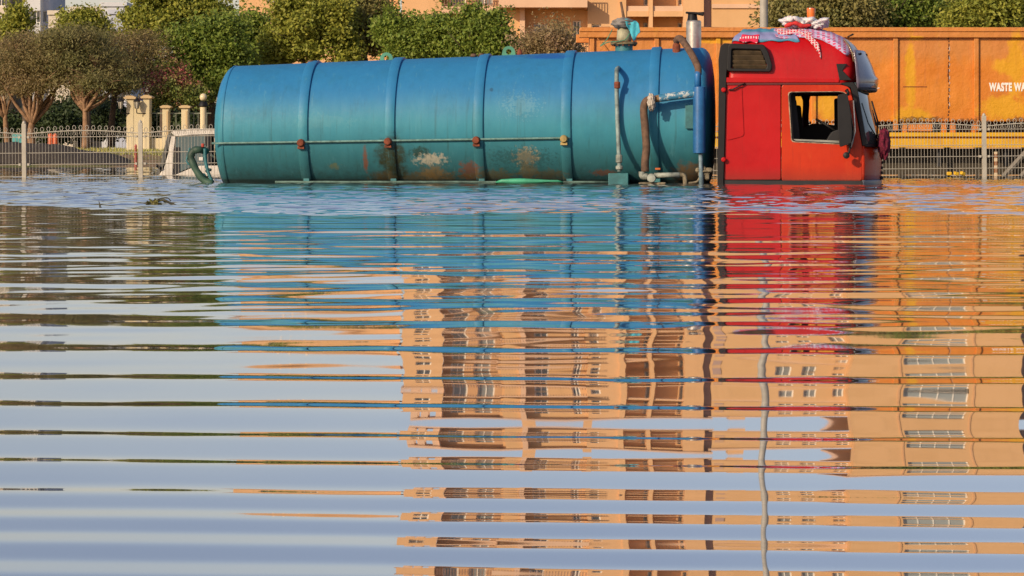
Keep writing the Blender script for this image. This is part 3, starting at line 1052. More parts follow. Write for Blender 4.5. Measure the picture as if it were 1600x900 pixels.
MB().box(cx(400), cx(440), -YN - .14, -YN - .09, cz(610), cz(385)).build('inner_pillar', M['dark'], truck)

# amber beacon on the roof
q = T(1080 + 511 / ZK, 60 / ZK, -.25)
bz2 = lambda zy: T(1267, zy / ZK, -.25).z
be = MB().lathe([(.07, bz2(125)), (.07, bz2(98)), (.05, bz2(95))], 16, 'z', (q.x, -.25, 0)).build('beacon', M['black'], truck, smooth='auto')
ba = NT('beacon_amber', .2, 0, .6)
ba.color((.75, .16, .02))
MB().lathe([(.058, bz2(96)), (.062, bz2(62)), (.066, bz2(40)), (.062, bz2(35)), (.02, bz2(33))], 18, 'z', (q.x, -.25, 0)).build('lens', ba.m, be, smooth='auto')

# ------------------------------------------------------------------ cloths and bags on the truck (things of their own)
def to_world(p):
    return TO + LX * p[0] + LY * p[1] + Vector((0, 0, p[2]))


def loose(name, label, cat, mb, mat, smooth=True, solid=0.0):
    """a thing that lies on the truck: mesh built in truck coordinates"""
    o = mb.build(name, mat, None, smooth=smooth, solid=solid)
    o.location = TO
    o.rotation_euler = (0, 0, -TH)
    tag(o, label, cat)
    return o


def drape(t0, t1, lower, nt=60, nl=18, top=12.0, out=.018, seed=1):
    rng = random.Random(seed)
    rows = []
    for i in range(nl + 1):
        row = []
        for j in range(nt + 1):
            t = t0 + (t1 - t0) * j / nt
            lo = lower(t)
            lv_ = lo + (top - lo) * (i / nl)
            p = slice_pt(max(0.0, lv_), t)
            c = Vector((cx(430), 0, cz(420)))
            nrm = (p - c).normalized()
            nrm = Vector((nrm.x * .3, nrm.y, nrm.z)).normalized()
            row.append(p + nrm * (out + .006 * math.sin(t * 70 + i * .5) + .008 * math.sin(t * 31 + i * .8 + seed) + rng.uniform(-.0015, .0015)))
        rows.append(row)
    return MB().grid(rows)


def plaid(name, base, c2, sx, sz, k=.5, c3=None):
    t = NT(name, .9, 0, .2)
    x, y, z = t.xyz()
    yz = t.math('ADD', z, t.math('MULTIPLY', y, .6))
    a = t.math('GREATER_THAN', t.math('FRACT', t.math('MULTIPLY', x, sx)), k)
    b = t.math('GREATER_THAN', t.math('FRACT', t.math('MULTIPLY', yz, sz)), k)
    col = t.mix(t.math('MULTIPLY', a, b), base, c2)
    if c3:
        col = t.mix(t.mapr(t.noise(2.2, 3), .45, .6), col, c3)
    t.color(col)
    return t.m


bl = NT('striped_blanket', .9, 0, .2)
x_, y_, z_ = bl.xyz()
sv = bl.math('ADD', bl.math('MULTIPLY', z_, 26), bl.math('MULTIPLY', bl.noise(3, 3), 2.0))
bl.color(bl.mix(bl.mapr(bl.math('SINE', sv), -.5, .6), bl.mix(bl.noise(5), (.06, .20, .36), (.08, .30, .38)), bl.mix(bl.noise(4), (.20, .30, .50), (.28, .22, .42))))
loose('striped_blanket', 'blue and lilac striped blanket spread over the rear of the red cab roof', 'blanket',
      drape(.0, .52, lambda t: 6.8 + .15 * math.sin(t * 60), seed=2, out=.016), bl.m, solid=.012)
kef = plaid('red_white_check', (.62, .50, .52), (.58, .02, .045), 22, 20, .36)
kefl = plaid('lilac_red_check', (.46, .40, .58), (.55, .05, .14), 13, 20, .45)


def low_scarf(t):
    # long edge along the roof with a pointed tail hanging down the side
    base = 8.15 + .15 * math.sin(t * 50)
    a = (t - .565) / .05
    if 0 <= a <= 1:
        base = min(base, 7.4 - 3.6 * a * (1.0 if a < .93 else .6) - .35 * math.sin(a * 26))
    return base


loose('checked_scarf', 'red and white checked scarf with pointed tail hanging over the cab roof', 'scarf', drape(.40, .64, low_scarf, nt=110, out=.034, seed=5, top=9.6), kef, solid=.008)
loose('checked_shawl', 'lilac and red checked shawl over the front corner of the cab roof', 'shawl',
      drape(.38, .92, lambda t: 7.5 - (2.7 * max(0, min(1, (t - .62) / .12))) + .2 * math.sin(t * 40), nt=90, out=.022, seed=8, top=11.5), kefl, solid=.008)
loose('scarf_bundle', 'small crumpled red scarf on the cab roof above the black air intake', 'scarf',
      drape(.155, .27, lambda t: 6.55 + .15 * math.sin(t * 90), nt=30, out=.036, seed=9, top=8.0 ), plaid('red_scarf_stripe', (.58, .03, .08), (.72, .62, .62), 26, 7, .55), solid=.012)


def crumple(c, rx, ry, rz, seed, amp=.35, n=22, fq=3.2, peak=0.0):
    rng = np.random.default_rng(seed)
    ks = rng.normal(0, fq, (10, 3))
    ph = rng.uniform(0, 6.28, 10)
    vs, fs = [], []
    for i in range(n + 1):
        th = math.pi * i / n
        for j in range(2 * n):
            a = math.pi * j / n
            d = np.array([math.sin(th) * math.cos(a), math.sin(th) * math.sin(a), math.cos(th)])
            r = 1 + amp * float(np.mean(np.abs(np.sin(ks @ d * 1.3 + ph))) - .6) * 2.4
            if peak and d[2] > 0:
                r *= 1 + peak * abs(math.sin(1.5 * a + seed)) ** 3 * d[2] * (1 - d[2]) * 4 - .3 * peak * d[2]
            vs.append((c[0] + d[0] * rx * r, c[1] + d[1] * ry * r, c[2] + d[2] * rz * r))
    m = 2 * n
    for i in range(n):
        for j in range(m):
            fs.append((i * m + j, (i + 1) * m + j, (i + 1) * m + (j + 1) % m, i * m + (j + 1) % m))
    return MB().add(vs, fs)


bagm = NT('white_plastic_film', .35, 0, .5)
bagm.color(bagm.mix(bagm.mapr(bagm.noise(6, 4), .55, .7), (.62, .62, .64), (.62, .30, .28)))
bagm.b.inputs['Transmission Weight'].default_value = .0
bagm.b.inputs['Subsurface Weight'].default_value = .15
for k, (zx, zy, rx, rz, lab) in enumerate(((428, 98, .15, .10, 'white plastic bag on the cab roof, nearest the tank'),
                                           (474, 98, .13, .10, 'white plastic bag on the cab roof left of the amber beacon'),
                                           (545, 102, .16, .09, 'white plastic bag on the cab roof right of the amber beacon'))):
    q = T(1080 + zx / ZK, zy / ZK, -.45 - .03 * k)
    o = loose('plastic_bag', lab, 'bag', crumple(q, rx * .8, .14, rz * .8, 20 + k, .55, 22, 2.4, 1.1), bagm.m)
    o['group'] = 'plastic bags on the cab roof'
rtrim = plain('red_cloth', (.6, .03, .03), .8)
q = T(1080 + 455 / ZK, 107 / ZK, -.62)
loose('red_rag', 'small red rag tucked under the white bags on the cab roof', 'rag', MB().tube(bez([q + Vector((-.2, 0, -.02)), q + Vector((-.05, -.02, .03)), q + Vector((.06, 0, -.01)), q + Vector((.2, .02, .0))], 5), [.02, .03, .035, .03, .025, .03, .035, .03, .03, .04, .035, .03, .03, .028, .02, .01], 7), rtrim)
# rags on the hatch and the pipe
hx, hb_ = HATCH
loose('grey_rag', 'bundled grey rag tied over the tank hatch spout', 'rag', crumple((hx - .0, -.02, hb_ + .30), .17, .15, .085, 31, .4), plain('grey_cloth', (.20, .19, .18), .95, 0, .4, 9))
rows = []
for i in range(11):
    v = i / 10
    rows.append([(hx + .02 + .21 * (j / 10) + .03 * v, -.13 - .02 * math.sin(j * 1.3 + v * 2) - .03 * v, hb_ + .31 + .05 * (1 - j / 10) + .02 * math.sin(j) - v * (.10 + .20 * (1 - abs(j / 10 - .55) * 1.8))) for j in range(11)])
loose('turquoise_cloth', 'bright turquoise cloth hanging from the tank hatch spout', 'cloth', MB().grid(rows), plain('turquoise_cloth', (.06, .40, .50), .85, 0, .3, 9), solid=.01)
q = T(1018, 157, -1.36)
loose('white_rag', 'dirty white rag knotted round the suction pipe elbow', 'rag', crumple((q.x, q.y, q.z - .03), .05, .05, .11, 35, .7), plain('dirty_white_cloth', (.46, .42, .36), .95, 0, .4, 20))
q = T(1383, 222, -.85)
loose('maroon_cloth', 'maroon shaggy cloth hanging on the nose of the red cab', 'cloth', crumple((q.x - .02, q.y, q.z - .02), .085, .14, .21, 41, .45), plain('maroon_cloth', (.14, .008, .03), .95, 0, .5, 30))
q0 = T(955, 55, -.12)
loose('green_rope', 'thin green rope hanging from the tank hatch flange', 'rope', MB().tube(bez([T(957, 46, -.12), T(948, 62, -.16), T(938, 72, -.18), T(950, 66, -.2), T(975, 63, -.22), T(984, 52, -.18)], 6), .008, 5), M['green'])

# ------------------------------------------------------------------ orange waste-water trailer beyond the fence
OD = 50.0


def O(px, py):
    q = P(px, py, OD)
    return (q.x, q.z)


trailer = empty('waste_tanker', (0, OD, 0))
tag(trailer, 'long orange steel waste-water container on a yellow chassis behind the fence', 'container')
ot = NT('orange_paint', .5, 0, .4)
ox, oy, oz = ot.xyz()
n1 = ot.noise(.8, 5, .6)
n2 = ot.noise(3, 6, .7, stretch=(1.5, 1, .35))
oc = ot.mix(ot.mapr(n1, .35, .65), (.60, .19, .020), (.66, .235, .028))
oc = ot.mix(ot.math('MULTIPLY', ot.mapr(n2, .5, .75), .55), oc, (.52, .21, .06))
zl = ot.mapr(ot.math('ADD', oz, ot.math('MULTIPLY', n2, .6)), 2.4, 2.75)
oc = ot.mix(ot.math('MULTIPLY', zl, .5), oc, (.52, .24, .08))


def ystain(c, px, py, rx, rz, k=.95, color=(.68, .34, .015), amp=.5, scale=3.0, soft=.5):
    a = O(px, py)
    return ot.mix(ot.math('MULTIPLY', ot.patch(a[0], a[1], rx / 76., rz / 76., amp * 1.5, scale * 1.7, soft), k), c, color)


oc = ystain(oc, 1422, 120, 10, 75)
oc = ystain(oc, 1425, 180, 36, 16)
oc = ystain(oc, 1570, 168, 45, 24)
oc = ystain(oc, 1588, 100, 16, 60)
oc = ystain(oc, 1575, 104, 28, 14)
oc = ystain(oc, 1250, 165, 10, 50)
oc = ystain(oc, 1293, 165, 22, 26)
oc = ystain(oc, 1120, 64, 40, 5)
oc = ystain(oc, 1430, 60, 16, 4)
for (px, py, rx, rz) in ((1428, 188, 28, 6), (1460, 186, 16, 4), (1510, 190, 30, 5), (1590, 188, 16, 6)):
    oc = ystain(oc, px, py, rx, rz, .75, (.07, .04, .02), 1.1, 9)
runs = ot.mapr(ot.noise(6, 6, .7, stretch=(2.4, 1, .12)), .55, .72)
oc = ot.mix(ot.math('MULTIPLY', runs, .5), oc, (.34, .11, .035))
yb = ot.mapr(ot.noise(1.5, 6, .7, stretch=(1, 1, .5)), .58, .70)
oc = ot.mix(ot.math('MULTIPLY', yb, .45), oc, (.62, .30, .03))
sp = ot.mapr(ot.noise(12, 6, .75), .63, .70)
oc = ot.mix(ot.math('MULTIPLY', sp, .6), oc, (.16, .07, .035))
ot.color(oc)
ot.bump(ot.noise(1.1, 5, .6), .11, .7)
M['orange'] = ot.m
xl, xr = O(905, 100)[0], 13.5
zt, zr, zb = O(0, 43)[1], O(0, 59)[1], O(0, 190)[1]
MB().box(xl + .25, xr, .0, 2.4, zb, zt - .05).build('side_wall', M['orange'], trailer, bevel=.02)
trl = MB()
trl.prism([(xl, zr), (xl, zt - .03), (xl + .03, zt), (xr, zt), (xr, zr)], -.10, .10)
trl.prism([(xl, zt - .085), (xl, zt - .055), (xr, zt - .055), (xr, zt - .085)], -.125, -.099)
trl.build('top_rail', M['orange'], trailer, bevel=.012)
MB().prism([(xl, zr), (xl, zt - .03), (xr, zt), (xr, zr)], 2.3, 2.5).build('top_rail', M['orange'], trailer, bevel=.012)
for px in (925, 1026, 1122, 1215, 1271, 1399, 1525, 1610, 1700):
    a = O(px, 0)[0]
    MB().box(a - .045, a + .045, -.055, .01, zb - .18, zr - .005).build('rib', M['orange'], trailer, bevel=.008)
# crack with flaked edge
rng = random.Random(12)
a = O(1482, 0)[0]
mbk = MB()
z = zb + .02
while z < zr - .03:
    h = rng.uniform(.03, .09)
    xo = a + rng.uniform(-.008, .008)
    mbk.box(xo - .008, xo + .010, -.006, .004, z, min(z + h, zr))
    z += h + rng.uniform(.0, .05)
mbk.build('weld_crack', plain('crack_black', (.04, .02, .02), .9), trailer)
mbk = MB()
z = zb + .3
while z < zr - .1:
    h = rng.uniform(.04, .12)
    mbk.box(a + .014, a + .028, -.005, .004, z, z + h)
    z += h + rng.uniform(.02, .12)
mbk.build('weld_flakes', plain('flaked_white', (.55, .45, .38), .9), trailer)
MB().box(O(1411, 0)[0], O(1448, 0)[0], -.012, .004, O(0, 136)[1], O(0, 135)[1]).build('scratch_bar', M['rust'], trailer)


def lettering(text, px, py, h, parent, mat, y):
    cu = bpy.data.curves.new('lettering', 'FONT')
    cu.body = text
    cu.size = h / .70
    cu.offset = .011
    cu.space_character = 1.12
    cu.extrude = .002
    tmp = bpy.data.objects.new('tmp_lettering', cu)
    COL.objects.link(tmp)
    dg = bpy.context.evaluated_depsgraph_get()
    me = bpy.data.meshes.new_from_object(tmp.evaluated_get(dg))
    bpy.data.objects.remove(tmp)
    me.materials.clear()
    me.materials.append(mat)
    o = bpy.data.objects.new('lettering', me)
    COL.objects.link(o)
    o.parent = parent
    a_ = O(px, py)
    o.location = (a_[0], y, a_[1])
    o.rotation_euler = (R(90), 0, 0)
    o.scale = (.58, 1, 1)
    return o


lm = NT('stencil_white', .7)
lm.color(lm.mix(lm.mapr(lm.noise(9, 5, .7), .60, .66), (.85, .83, .76), (.55, .30, .14)))
lettering('WASTE WATER', 1546, 141.8, .150, trailer, lm.m, -.006)
MB().prism([O(1352, 141), O(1352, 136), O(1366, 135.5), O(1375, 137.5), O(1368, 140)], -.008, .002).build('painted_mark', lm.m, trailer)
# chassis
yel = NT('chassis_yellow', .5, 0, .4)
yel.color(yel.mix(yel.mapr(yel.noise(2.4, 6, .7), .45, .7), (.74, .42, .02), (.60, .30, .03)))
MB().box(xl, xr, -.02, .08, O(0, 230.5)[1], O(0, 216.5)[1]).build('chassis_beam', yel.m, trailer, bevel=.01)
MB().box(xl, xr, -.05, .08, O(0, 213.5)[1], O(0, 207)[1]).build('upper_flange', yel.m, trailer, bevel=.008)
MB().box(xl, xr, .02, .06, O(0, 217)[1], O(0, 213)[1]).build('web_plate', plain('web_orange', (.48, .18, .03), .6), trailer)
for k in range(8):
    a = O(1388 + k * 11.2, 0)[0]
    MB().box(a, a + .075, -.012, .03, O(0, 220)[1], O(0, 216.8)[1]).build('reflector', plain('reflector_cream', (.8, .66, .34), .4) if k == 0 else bpy.data.materials['reflector_cream'], trailer)
for px in (1398, 1414, 1462, 1476, 1490, 1525, 1582, 1300, 1200, 1118):
    a = O(px, 0)[0]
    MB().box(a - .05, a + .05, .06, .30, O(0, 207)[1], O(0, 188)[1]).build('bolster', M['dark'] if px in (1398, 1462, 1582) else M['orange'], trailer, bevel=.008)
a0, a1 = O(1408, 205), O(1458, 189)
MB().box(a0[0], a1[0], .10, .2, a0[1], a1[1]).build('bolster_plate', M['orange'], trailer)
MB().box(xl + .3, xr, .35, 2.1, O(0, 206)[1], zb + .01).build('sub_floor', plain('floor_rust', (.12, .05, .025), .9), trailer)
MB().box(xl + .3, xr, .5, .62, .02, O(0, 232)[1]).build('underframe_box', plain('underframe_dark', (.055, .045, .03), .9), trailer)  # dark box filling the space under the chassis beam
for px, s in ((1470, 1), (1575, -1)):
    a, b_ = O(px, 232), O(px + 30 * s, 276)
    MB().tube([(a[0], .2, a[1]), (a[0], .2, a[1] - .35)], .05, 8).build('landing_leg', M['dark'], trailer)
sa, sb = O(1605, 236), O(1568, 276)
MB().tube([(sa[0], .05, sa[1]), (sb[0], .05, sb[1])], .055, 6).build('diagonal_strut', plain('strut_grey', (.18, .16, .13), .7), trailer)
MB().tube([(O(1630, 0)[0], .05, O(0, 236)[1]), (O(1594, 0)[0], .05, -.05)], .055, 6).build('diagonal_strut', bpy.data.materials['strut_grey'], trailer)
mk = NT('marker_striped', .5)
mz = mk.xyz()[2]
mk.color(mk.mix(mk.math('GREATER_THAN', mk.math('FRACT', mk.math('MULTIPLY', mz, 7)), .45), (.7, .55, .35), (.3, .12, .04)))
a = O(1555, 0)[0]
MB().box(a - .03, a + .03, -.06, -.03, -.03, O(0, 237)[1]).build('marker_strip', mk.m, trailer)
for px in (1240, 1330, 1660):
    a = O(px, 0)[0]
    wl = MB().lathe([(.30, 0), (.46, .02), (.5, .08), (.5, .24), (.46, .3), (.3, .32)], 28, 'y', (a, .25, .12)).build('wheel', M['rubber'], trailer, smooth='auto')
    MB().lathe([(.08, -.03), (.28, .0), (.29, .05), (.1, .06)], 20, 'y', (a, .25, .12)).build('hub', M['rust'], wl, smooth='auto')
# bent pipes at the left end
for (a, b_, c, d, h) in ((925, 46, 948, 80, .3), (936, 51, 958, 80, .05)):
    MB().tube(bez([(O(a, 0)[0], h, O(0, 120)[1]), (O(a, 0)[0], h, O(0, d)[1]), (O(a, 0)[0], h, O(0, b_ + 5)[1]), (O(a + 4, 0)[0], h, O(0, b_)[1]), (O(a + 10, 0)[0], h, O(0, b_ - 1.5)[1]), (O(c + 6, 0)[0], h, O(0, b_ - 1.5)[1])], 6), .05, 10).build('end_pipe', plain('end_pipe_rust', (.36, .13, .05), .7) if a == 925 else bpy.data.materials['end_pipe_rust'], trailer, smooth=True)
MB().tube([(O(1096, 0)[0], .3, O(0, 42)[1]), (O(1136, 0)[0], .3, O(0, 43)[1])], .022, 6).build('loose_bar', M['brown_hose'], trailer)
MB().tube([(O(950, 0)[0], -.1, O(0, 82)[1]), (O(933, 0)[0], -.12, O(0, 60)[1])], .01, 5).build('thin_bar', M['orange'], trailer)

# yellow block at the waterline under the trailer
for k, px in enumerate((1483, 1494, 1504)):
    q = P(px, 272, 47.5)
    o = MB().box(-.045, .045, -.04, .04, -.032, .032).build('yellow_block', plain('kerb_yellow', (.7, .42, .02), .6) if k == 0 else bpy.data.materials['kerb_yellow'], bevel=.012)
    o.location = (q.x, q.y, q.z + .01)
    o.rotation_euler = (.1, .2 * k, .3 * k)
    tag(o, ('small yellow block at the waterline under the trailer, nearest the cab', 'middle small yellow block at the waterline under the trailer', 'small yellow block at the waterline under the trailer, nearest the fence post')[k], 'block', 'yellow blocks at the waterline')

# ------------------------------------------------------------------ white wire fence
FA, FB = Vector(P(38, 278, 47.0)), Vector(P(1538, 277, 47.5))
FA.z = FB.z = 0
fdir = (FB - FA).normalized()
flen = (FB - FA).length
fstep = [0, 2.13] + [2.13 + (flen - 2.13) / 7 * k for k in range(1, 8)]
ffirst = [-2.2] + fstep + [flen + 2.16]
fence = empty('wire_fence', FA, math.atan2(fdir.y, fdir.x))
fence.rotation_euler[1] = -.0085
tag(fence, 'white welded wire fence with looped top standing in the flood water', 'fence')
pm = MB().box(-.038, .038, -.038, .038, -.4, .99).lathe([(.03, .99), (.034, 1.005), (.02, 1.03), (.001, 1.045)], 10, 'z', (0, 0, 0))
pm.build('post', M['fence'], fence, bevel=.008).location = (ffirst[0], 0, 0)
post_o = [o for o in fence.children if o.name.startswith('post')][0]
for k, x in enumerate(ffirst[1:]):
    c = post_o.copy()
    COL.objects.link(c)
    c.parent = fence
    c.location = (x, 0, 0)


def fence_panel(x0, x1):
    mb = MB()
    n = int(round((x1 - x0) / .059))
    arch = lambda u: .80 + .055 * math.sin(math.pi * u) ** 1.0
    r = .0038
    for k in range(1, n):
        u = k / n
        x = x0 + (x1 - x0) * u
        zt_ = arch(u)
        mb.tube([(x, 0, -.3), (x, 0, zt_ - (.06 if k % 2 else 0.0))], r, 4, False)
    for z, rr_ in ((.02, .0065), (.24, .0065), (.45, .0065), (.74, .0065)):
        mb.tube([(x0, -.01, z), (x1, -.01, z)], rr_, 5, False)
    mb.build('wire_panel', M['fence'], fence)
    mb = MB()
    mb.tube([(x0 + (x1 - x0) * k / 16, -.005, arch(k / 16)) for k in range(17)], .010, 5)
    k = 1
    while k < n:
        u = k / n
        x = x0 + (x1 - x0) * u
        z = arch(u)
        mb.tube([(x - .026, 0, z - .07), (x - .010, 0, z - .012), (x - .012, 0, z + .016), (x - .032, 0, z + .05), (x - .022, 0, z + .083), (x, 0, z + .098), (x + .022, 0, z + .083), (x + .032, 0, z + .05), (x + .012, 0, z + .016), (x + .010, 0, z - .012), (x + .026, 0, z - .07)], .0055, 4, False)
        k += 2
    mb.build('looped_top_rail', M['fence'], fence)
    for x in (x0 + .04, x1 - .04):
        for z in (.24, .74):
            MB().box(x - .02, x + .02, -.05, .05, z - .02, z + .02).build('clip', M['fence'], fence)


for a, b_ in zip(ffirst[:-1], ffirst[1:]):
    fence_panel(a + .04, b_ - .04)

# ------------------------------------------------------------------ lamp post behind the cab
q = P(1193.5, 235, 57)
lp = empty('lamp_post', (q.x, 57, 0))
tag(lp, 'tall pale grey steel lamp post rising behind the red cab', 'lamp post')
MB().lathe([(.098, -.3), (.092, 3), (.078, 6), (.05, 13.0)], 20, 'z').build('pole', plain('pole_grey', (.38, .36, .31), .6, 0, .15, 3), lp, smooth=True)
MB().tube(bez([(0, 0, 12.8), (.1, 0, 13.2), (.5, -.05, 13.45), (1.2, -.1, 13.5)], 5), .035, 8).build('arm', M['steel'], lp, smooth=True)
MB().box(1.1, 1.7, -.2, .0, 13.43, 13.53).build('lantern', M['steel'], lp, bevel=.03)

# ------------------------------------------------------------------ buildings
def wall_material(name, c1, c2, streak=.35):
    t = NT(name, .85, 0, .2)
    n = t.noise(.35, 5, .6)
    s = t.noise(.8, 5, .65, stretch=(1.6, 1.6, .25))
    f = t.noise(6, 5, .7)
    col = t.mix(t.mapr(n, .35, .65), c1, c2)
    col = t.mix(t.math('MULTIPLY', t.mapr(s, .5, .8), streak), col, tuple(c * .72 for c in c1))
    t.color(col)
    t.bump(f, .012, .5)
    return t.m


M['tan'] = wall_material('tan_render', (.62, .375, .175), (.67, .41, .20))
M['pink'] = wall_material('pink_render', (.66, .39, .19), (.71, .43, .22))
M['trim'] = wall_material('pale_trim', (.66, .43, .28), (.72, .48, .32), .2)
M['brown'] = wall_material('terracotta_panel', (.58, .33, .16), (.63, .37, .19), .2)
M['roofdeck'] = plain('roof_deck', (.3, .2, .14), .9)
M['wframe'] = plain('window_frame_white', (.78, .76, .68), .5, 0, .08)
M['pane'] = glassy('window_pane', (.035, .045, .055), .06, .7)
M['panelight'] = glassy('window_pane_curtained', (.20, .21, .20), .12, .6)
M['rail'] = plain('railing_brown', (.24, .13, .08), .6)
M['shade_wall'] = wall_material('shade_mauve_render', (.36, .25, .22), (.42, .30, .26))  # render colour with the mauve of shade painted in
M['curtainwall'] = glassy('curtain_wall_glass', (.28, .31, .30), .10, .7)

BD = 150.0
KX = BD / F


def bx_(px):
    return (px - 800) * KX


def bz_(py):
    return CH + (HY - py) * KX


def wall_open(mb, x0, x1, z0, z1, ops, y, depth=.28):
    """front wall sheet at y with real openings (x0, x1, z0, z1) and reveals running back by depth"""
    xs = sorted({x0, x1, *[v for o in ops for v in o[:2]]})
    zs = sorted({z0, z1, *[v for o in ops for v in o[2:4]]})
    for a, b in zip(xs[:-1], xs[1:]):
        for c, d in zip(zs[:-1], zs[1:]):
            mx, mz = (a + b) / 2, (c + d) / 2
            if any(o[0] < mx < o[1] and o[2] < mz < o[3] for o in ops):
                continue
            mb.add([(a, y, c), (b, y, c), (b, y, d), (a, y, d)], [(0, 1, 2, 3)])
    for (a, b, c, d) in [o[:4] for o in ops]:
        y2 = y + depth
        mb.add([(a, y, c), (a, y, d), (a, y2, d), (a, y2, c), (b, y, c), (b, y, d), (b, y2, d), (b, y2, c)],
               [(0, 1, 2, 3), (7, 6, 5, 4), (0, 3, 7, 4), (1, 5, 6, 2)])


WIN = {}


def window(parent, x0, x1, z0, z1, y, bars=1, pane='pane'):
    wd, ht = round(x1 - x0, 2), round(z1 - z0, 2)
    key = (wd, ht, bars, pane)
    if key not in WIN:
        f = MB()
        o_ = [(0, 0), (wd, 0), (wd, ht), (0, ht)]
        i_ = [(.09, .09), (wd - .09, .09), (wd - .09, ht - .09), (.09, ht - .09)]
        f.ring_prism(o_, i_, 0, .09)
        for k in range(bars):
            x = wd * (k + 1) / (bars + 1)
            f.box(x - .035, x + .035, .01, .08, .09, ht - .09)
        fm = f.mesh('window')
        fm.materials.append(M['wframe'])
        pm_ = MB().add([(.05, .06, .05), (wd - .05, .06, .05), (wd - .05, .06, ht - .05), (.05, .06, ht - .05)], [(0, 1, 2, 3)]).mesh('pane')
        pm_.materials.append(M[pane])
        WIN[key] = (fm, pm_)
    fm, pm_ = WIN[key]
    o = inst('window', fm, parent, (x0, y + .10, z0))
    inst('pane', pm_, o)
    return o


def railing(parent, x0, x1, y, z, h=1.0, step=.16):
    mb = MB()
    mb.box(x0, x1, y - .03, y + .03, z + h - .05, z + h)
    mb.box(x0, x1, y - .02, y + .02, z + .06, z + .1)
    n = max(2, int((x1 - x0) / step))
    for k in range(n + 1):
        x = x0 + (x1 - x0) * k / n
        mb.box(x - .022, x + .022, y - .018, y + .018, z + .1, z + h - .05)
    return mb.build('railing', M['rail'], parent)


# storeys: the slab seen at rows 5..18 is the floor of the fourth level
zf = [.5, 2.85, 5.85, 8.95, 12.15, 15.35]
ZR = 19.7
main = empty('apartment_block', (0, BD, 0))
tag(main, 'long tan apartment block with balconies behind the trees', 'building')

# bay B: left end wall, x 620..690
def storeys(top):
    return [(zf[i], (zf + [ZR])[i + 1]) for i in range(len(zf)) if zf[i] < top - .5]


xB0, xB1 = bx_(628), bx_(690)
mb = MB()
ops = []
for i, (a, b) in enumerate(storeys(ZR)):
    x0 = xB0 + .7
    ops.append((x0, x0 + .9, a + .95, a + 2.25))
wall_open(mb, xB0, xB1, -.2, 16.6, [o for o in ops if o[3] < 16.5], 0)
mb.add([(xB0, 0, -.2), (xB0, 0, 16.6), (xB0, 12, 16.6), (xB0, 12, -.2)], [(0, 1, 2, 3)])
mb.build('wall', M['pink'], main)
for o in ops:
    if o[3] < 16.5:
        window(main, *o, .12)
# roof pergola with an opening to the sky on the left end
pg = MB()
for x in (bx_(645), bx_(662), bx_(686)):
    pg.box(x - .22, x + .22, .1, .55, 16.55, ZR - .1)
    pg.box(x - .22, x + .22, 3.0, 3.45, 16.55, ZR - .1)
pg.build('pergola_posts', M['trim'], main)
MB().box(bx_(640), bx_(692), -.2, 3.8, ZR - .1, ZR + .35).build('pergola_beam', M['trim'], main)
MB().box(xB0 - .15, xB1, -.15, 12, 16.45, 16.75).build('cornice', M['trim'], main)

# bay C: recessed, dark brown wall with railed balconies x 690..782
xC0, xC1 = bx_(690), bx_(782)
mb = MB()
ops = []
for (a, b) in storeys(ZR):
    ops += [(xC0 + .5, xC0 + 1.4, a + .1, a + 2.3), (xC0 + 2.0, xC0 + 3.0, a + .1, a + 2.3)]
wall_open(mb, xC0, xC1, -.2, ZR, ops, 1.1)
mb.build('recessed_wall', M['brown'], main)
for o in ops:
    window(main, *o, 1.22, 1, 'panelight')
for (a, b) in storeys(ZR):
    MB().box(xC0 - .02, xC1 + .0, .0, 1.1, a - .42, a).build('balcony_slab', M['trim'], main)
    railing(main, xC0, xC1, .06, a)
MB().add([(xC0 + .01, 0, -.2), (xC0 + .01, 1.5, -.2), (xC0 + .01, 1.5, ZR), (xC0 + .01, 0, ZR)], [(0, 1, 2, 3)]).build('return_wall', M['pink'], main)

# bay D: projecting balconies x 780..916 with a column
xD0, xD1 = bx_(782), bx_(918)
mb = MB()
ops = []
for (a, b) in storeys(ZR):
    ops += [(bx_(834), bx_(856), a + .1, a + 2.1), (bx_(895), bx_(908), a + .1, a + 2.3)]
wall_open(mb, xD0, xD1, -.2, ZR, ops, .4)
mb.build('wall', M['tan'], main)
for o in ops:
    window(main, *o, .52)
mb = MB()
for (a, b) in storeys(ZR):
    mb2 = MB()
    mb2.box(bx_(780), bx_(916), -1.6, .4, a - .12, a + .02)
    mb2.build('balcony_slab', M['trim'], main)
    MB().box(bx_(779.5), bx_(916.5), -1.68, -1.56, a - .16, a + .36).build('balcony_upstand', M['trim'], main)
    MB().box(bx_(779.5), bx_(782.5), -1.56, .39, a - .16, a + .36).build('balcony_upstand', M['trim'], main)
    MB().box(bx_(913.5), bx_(916.5), -1.56, .39, a - .16, a + .36).build('balcony_upstand', M['trim'], main)
    railing(main, bx_(781), bx_(915), -1.62, a + .34, .7)
MB().box(bx_(786), bx_(812), -.3, .39, -.2, ZR).build('pier', M['tan'], main)
MB().box(bx_(812), bx_(820), -.5, .39, -.2, ZR).build('pier', M['trim'], main)

# bay E: plain wall x 918..985 with small windows, slight step
xE0, xE1 = bx_(918), bx_(969)
mb = MB()
ops = [(bx_(924), bx_(939), a + 1.15, a + 2.05) for (a, b) in storeys(ZR)]
wall_open(mb, xE0, xE1, -.2, ZR, ops, -.2)
mb.add([(xE0, -.2, -.2), (xE0, -.2, ZR), (xE0, .4, ZR), (xE0, .4, -.2)], [(0, 1, 2, 3)])
mb.build('wall', M['pink'], main)
for o in ops:
    window(main, *o, -.08, 0)

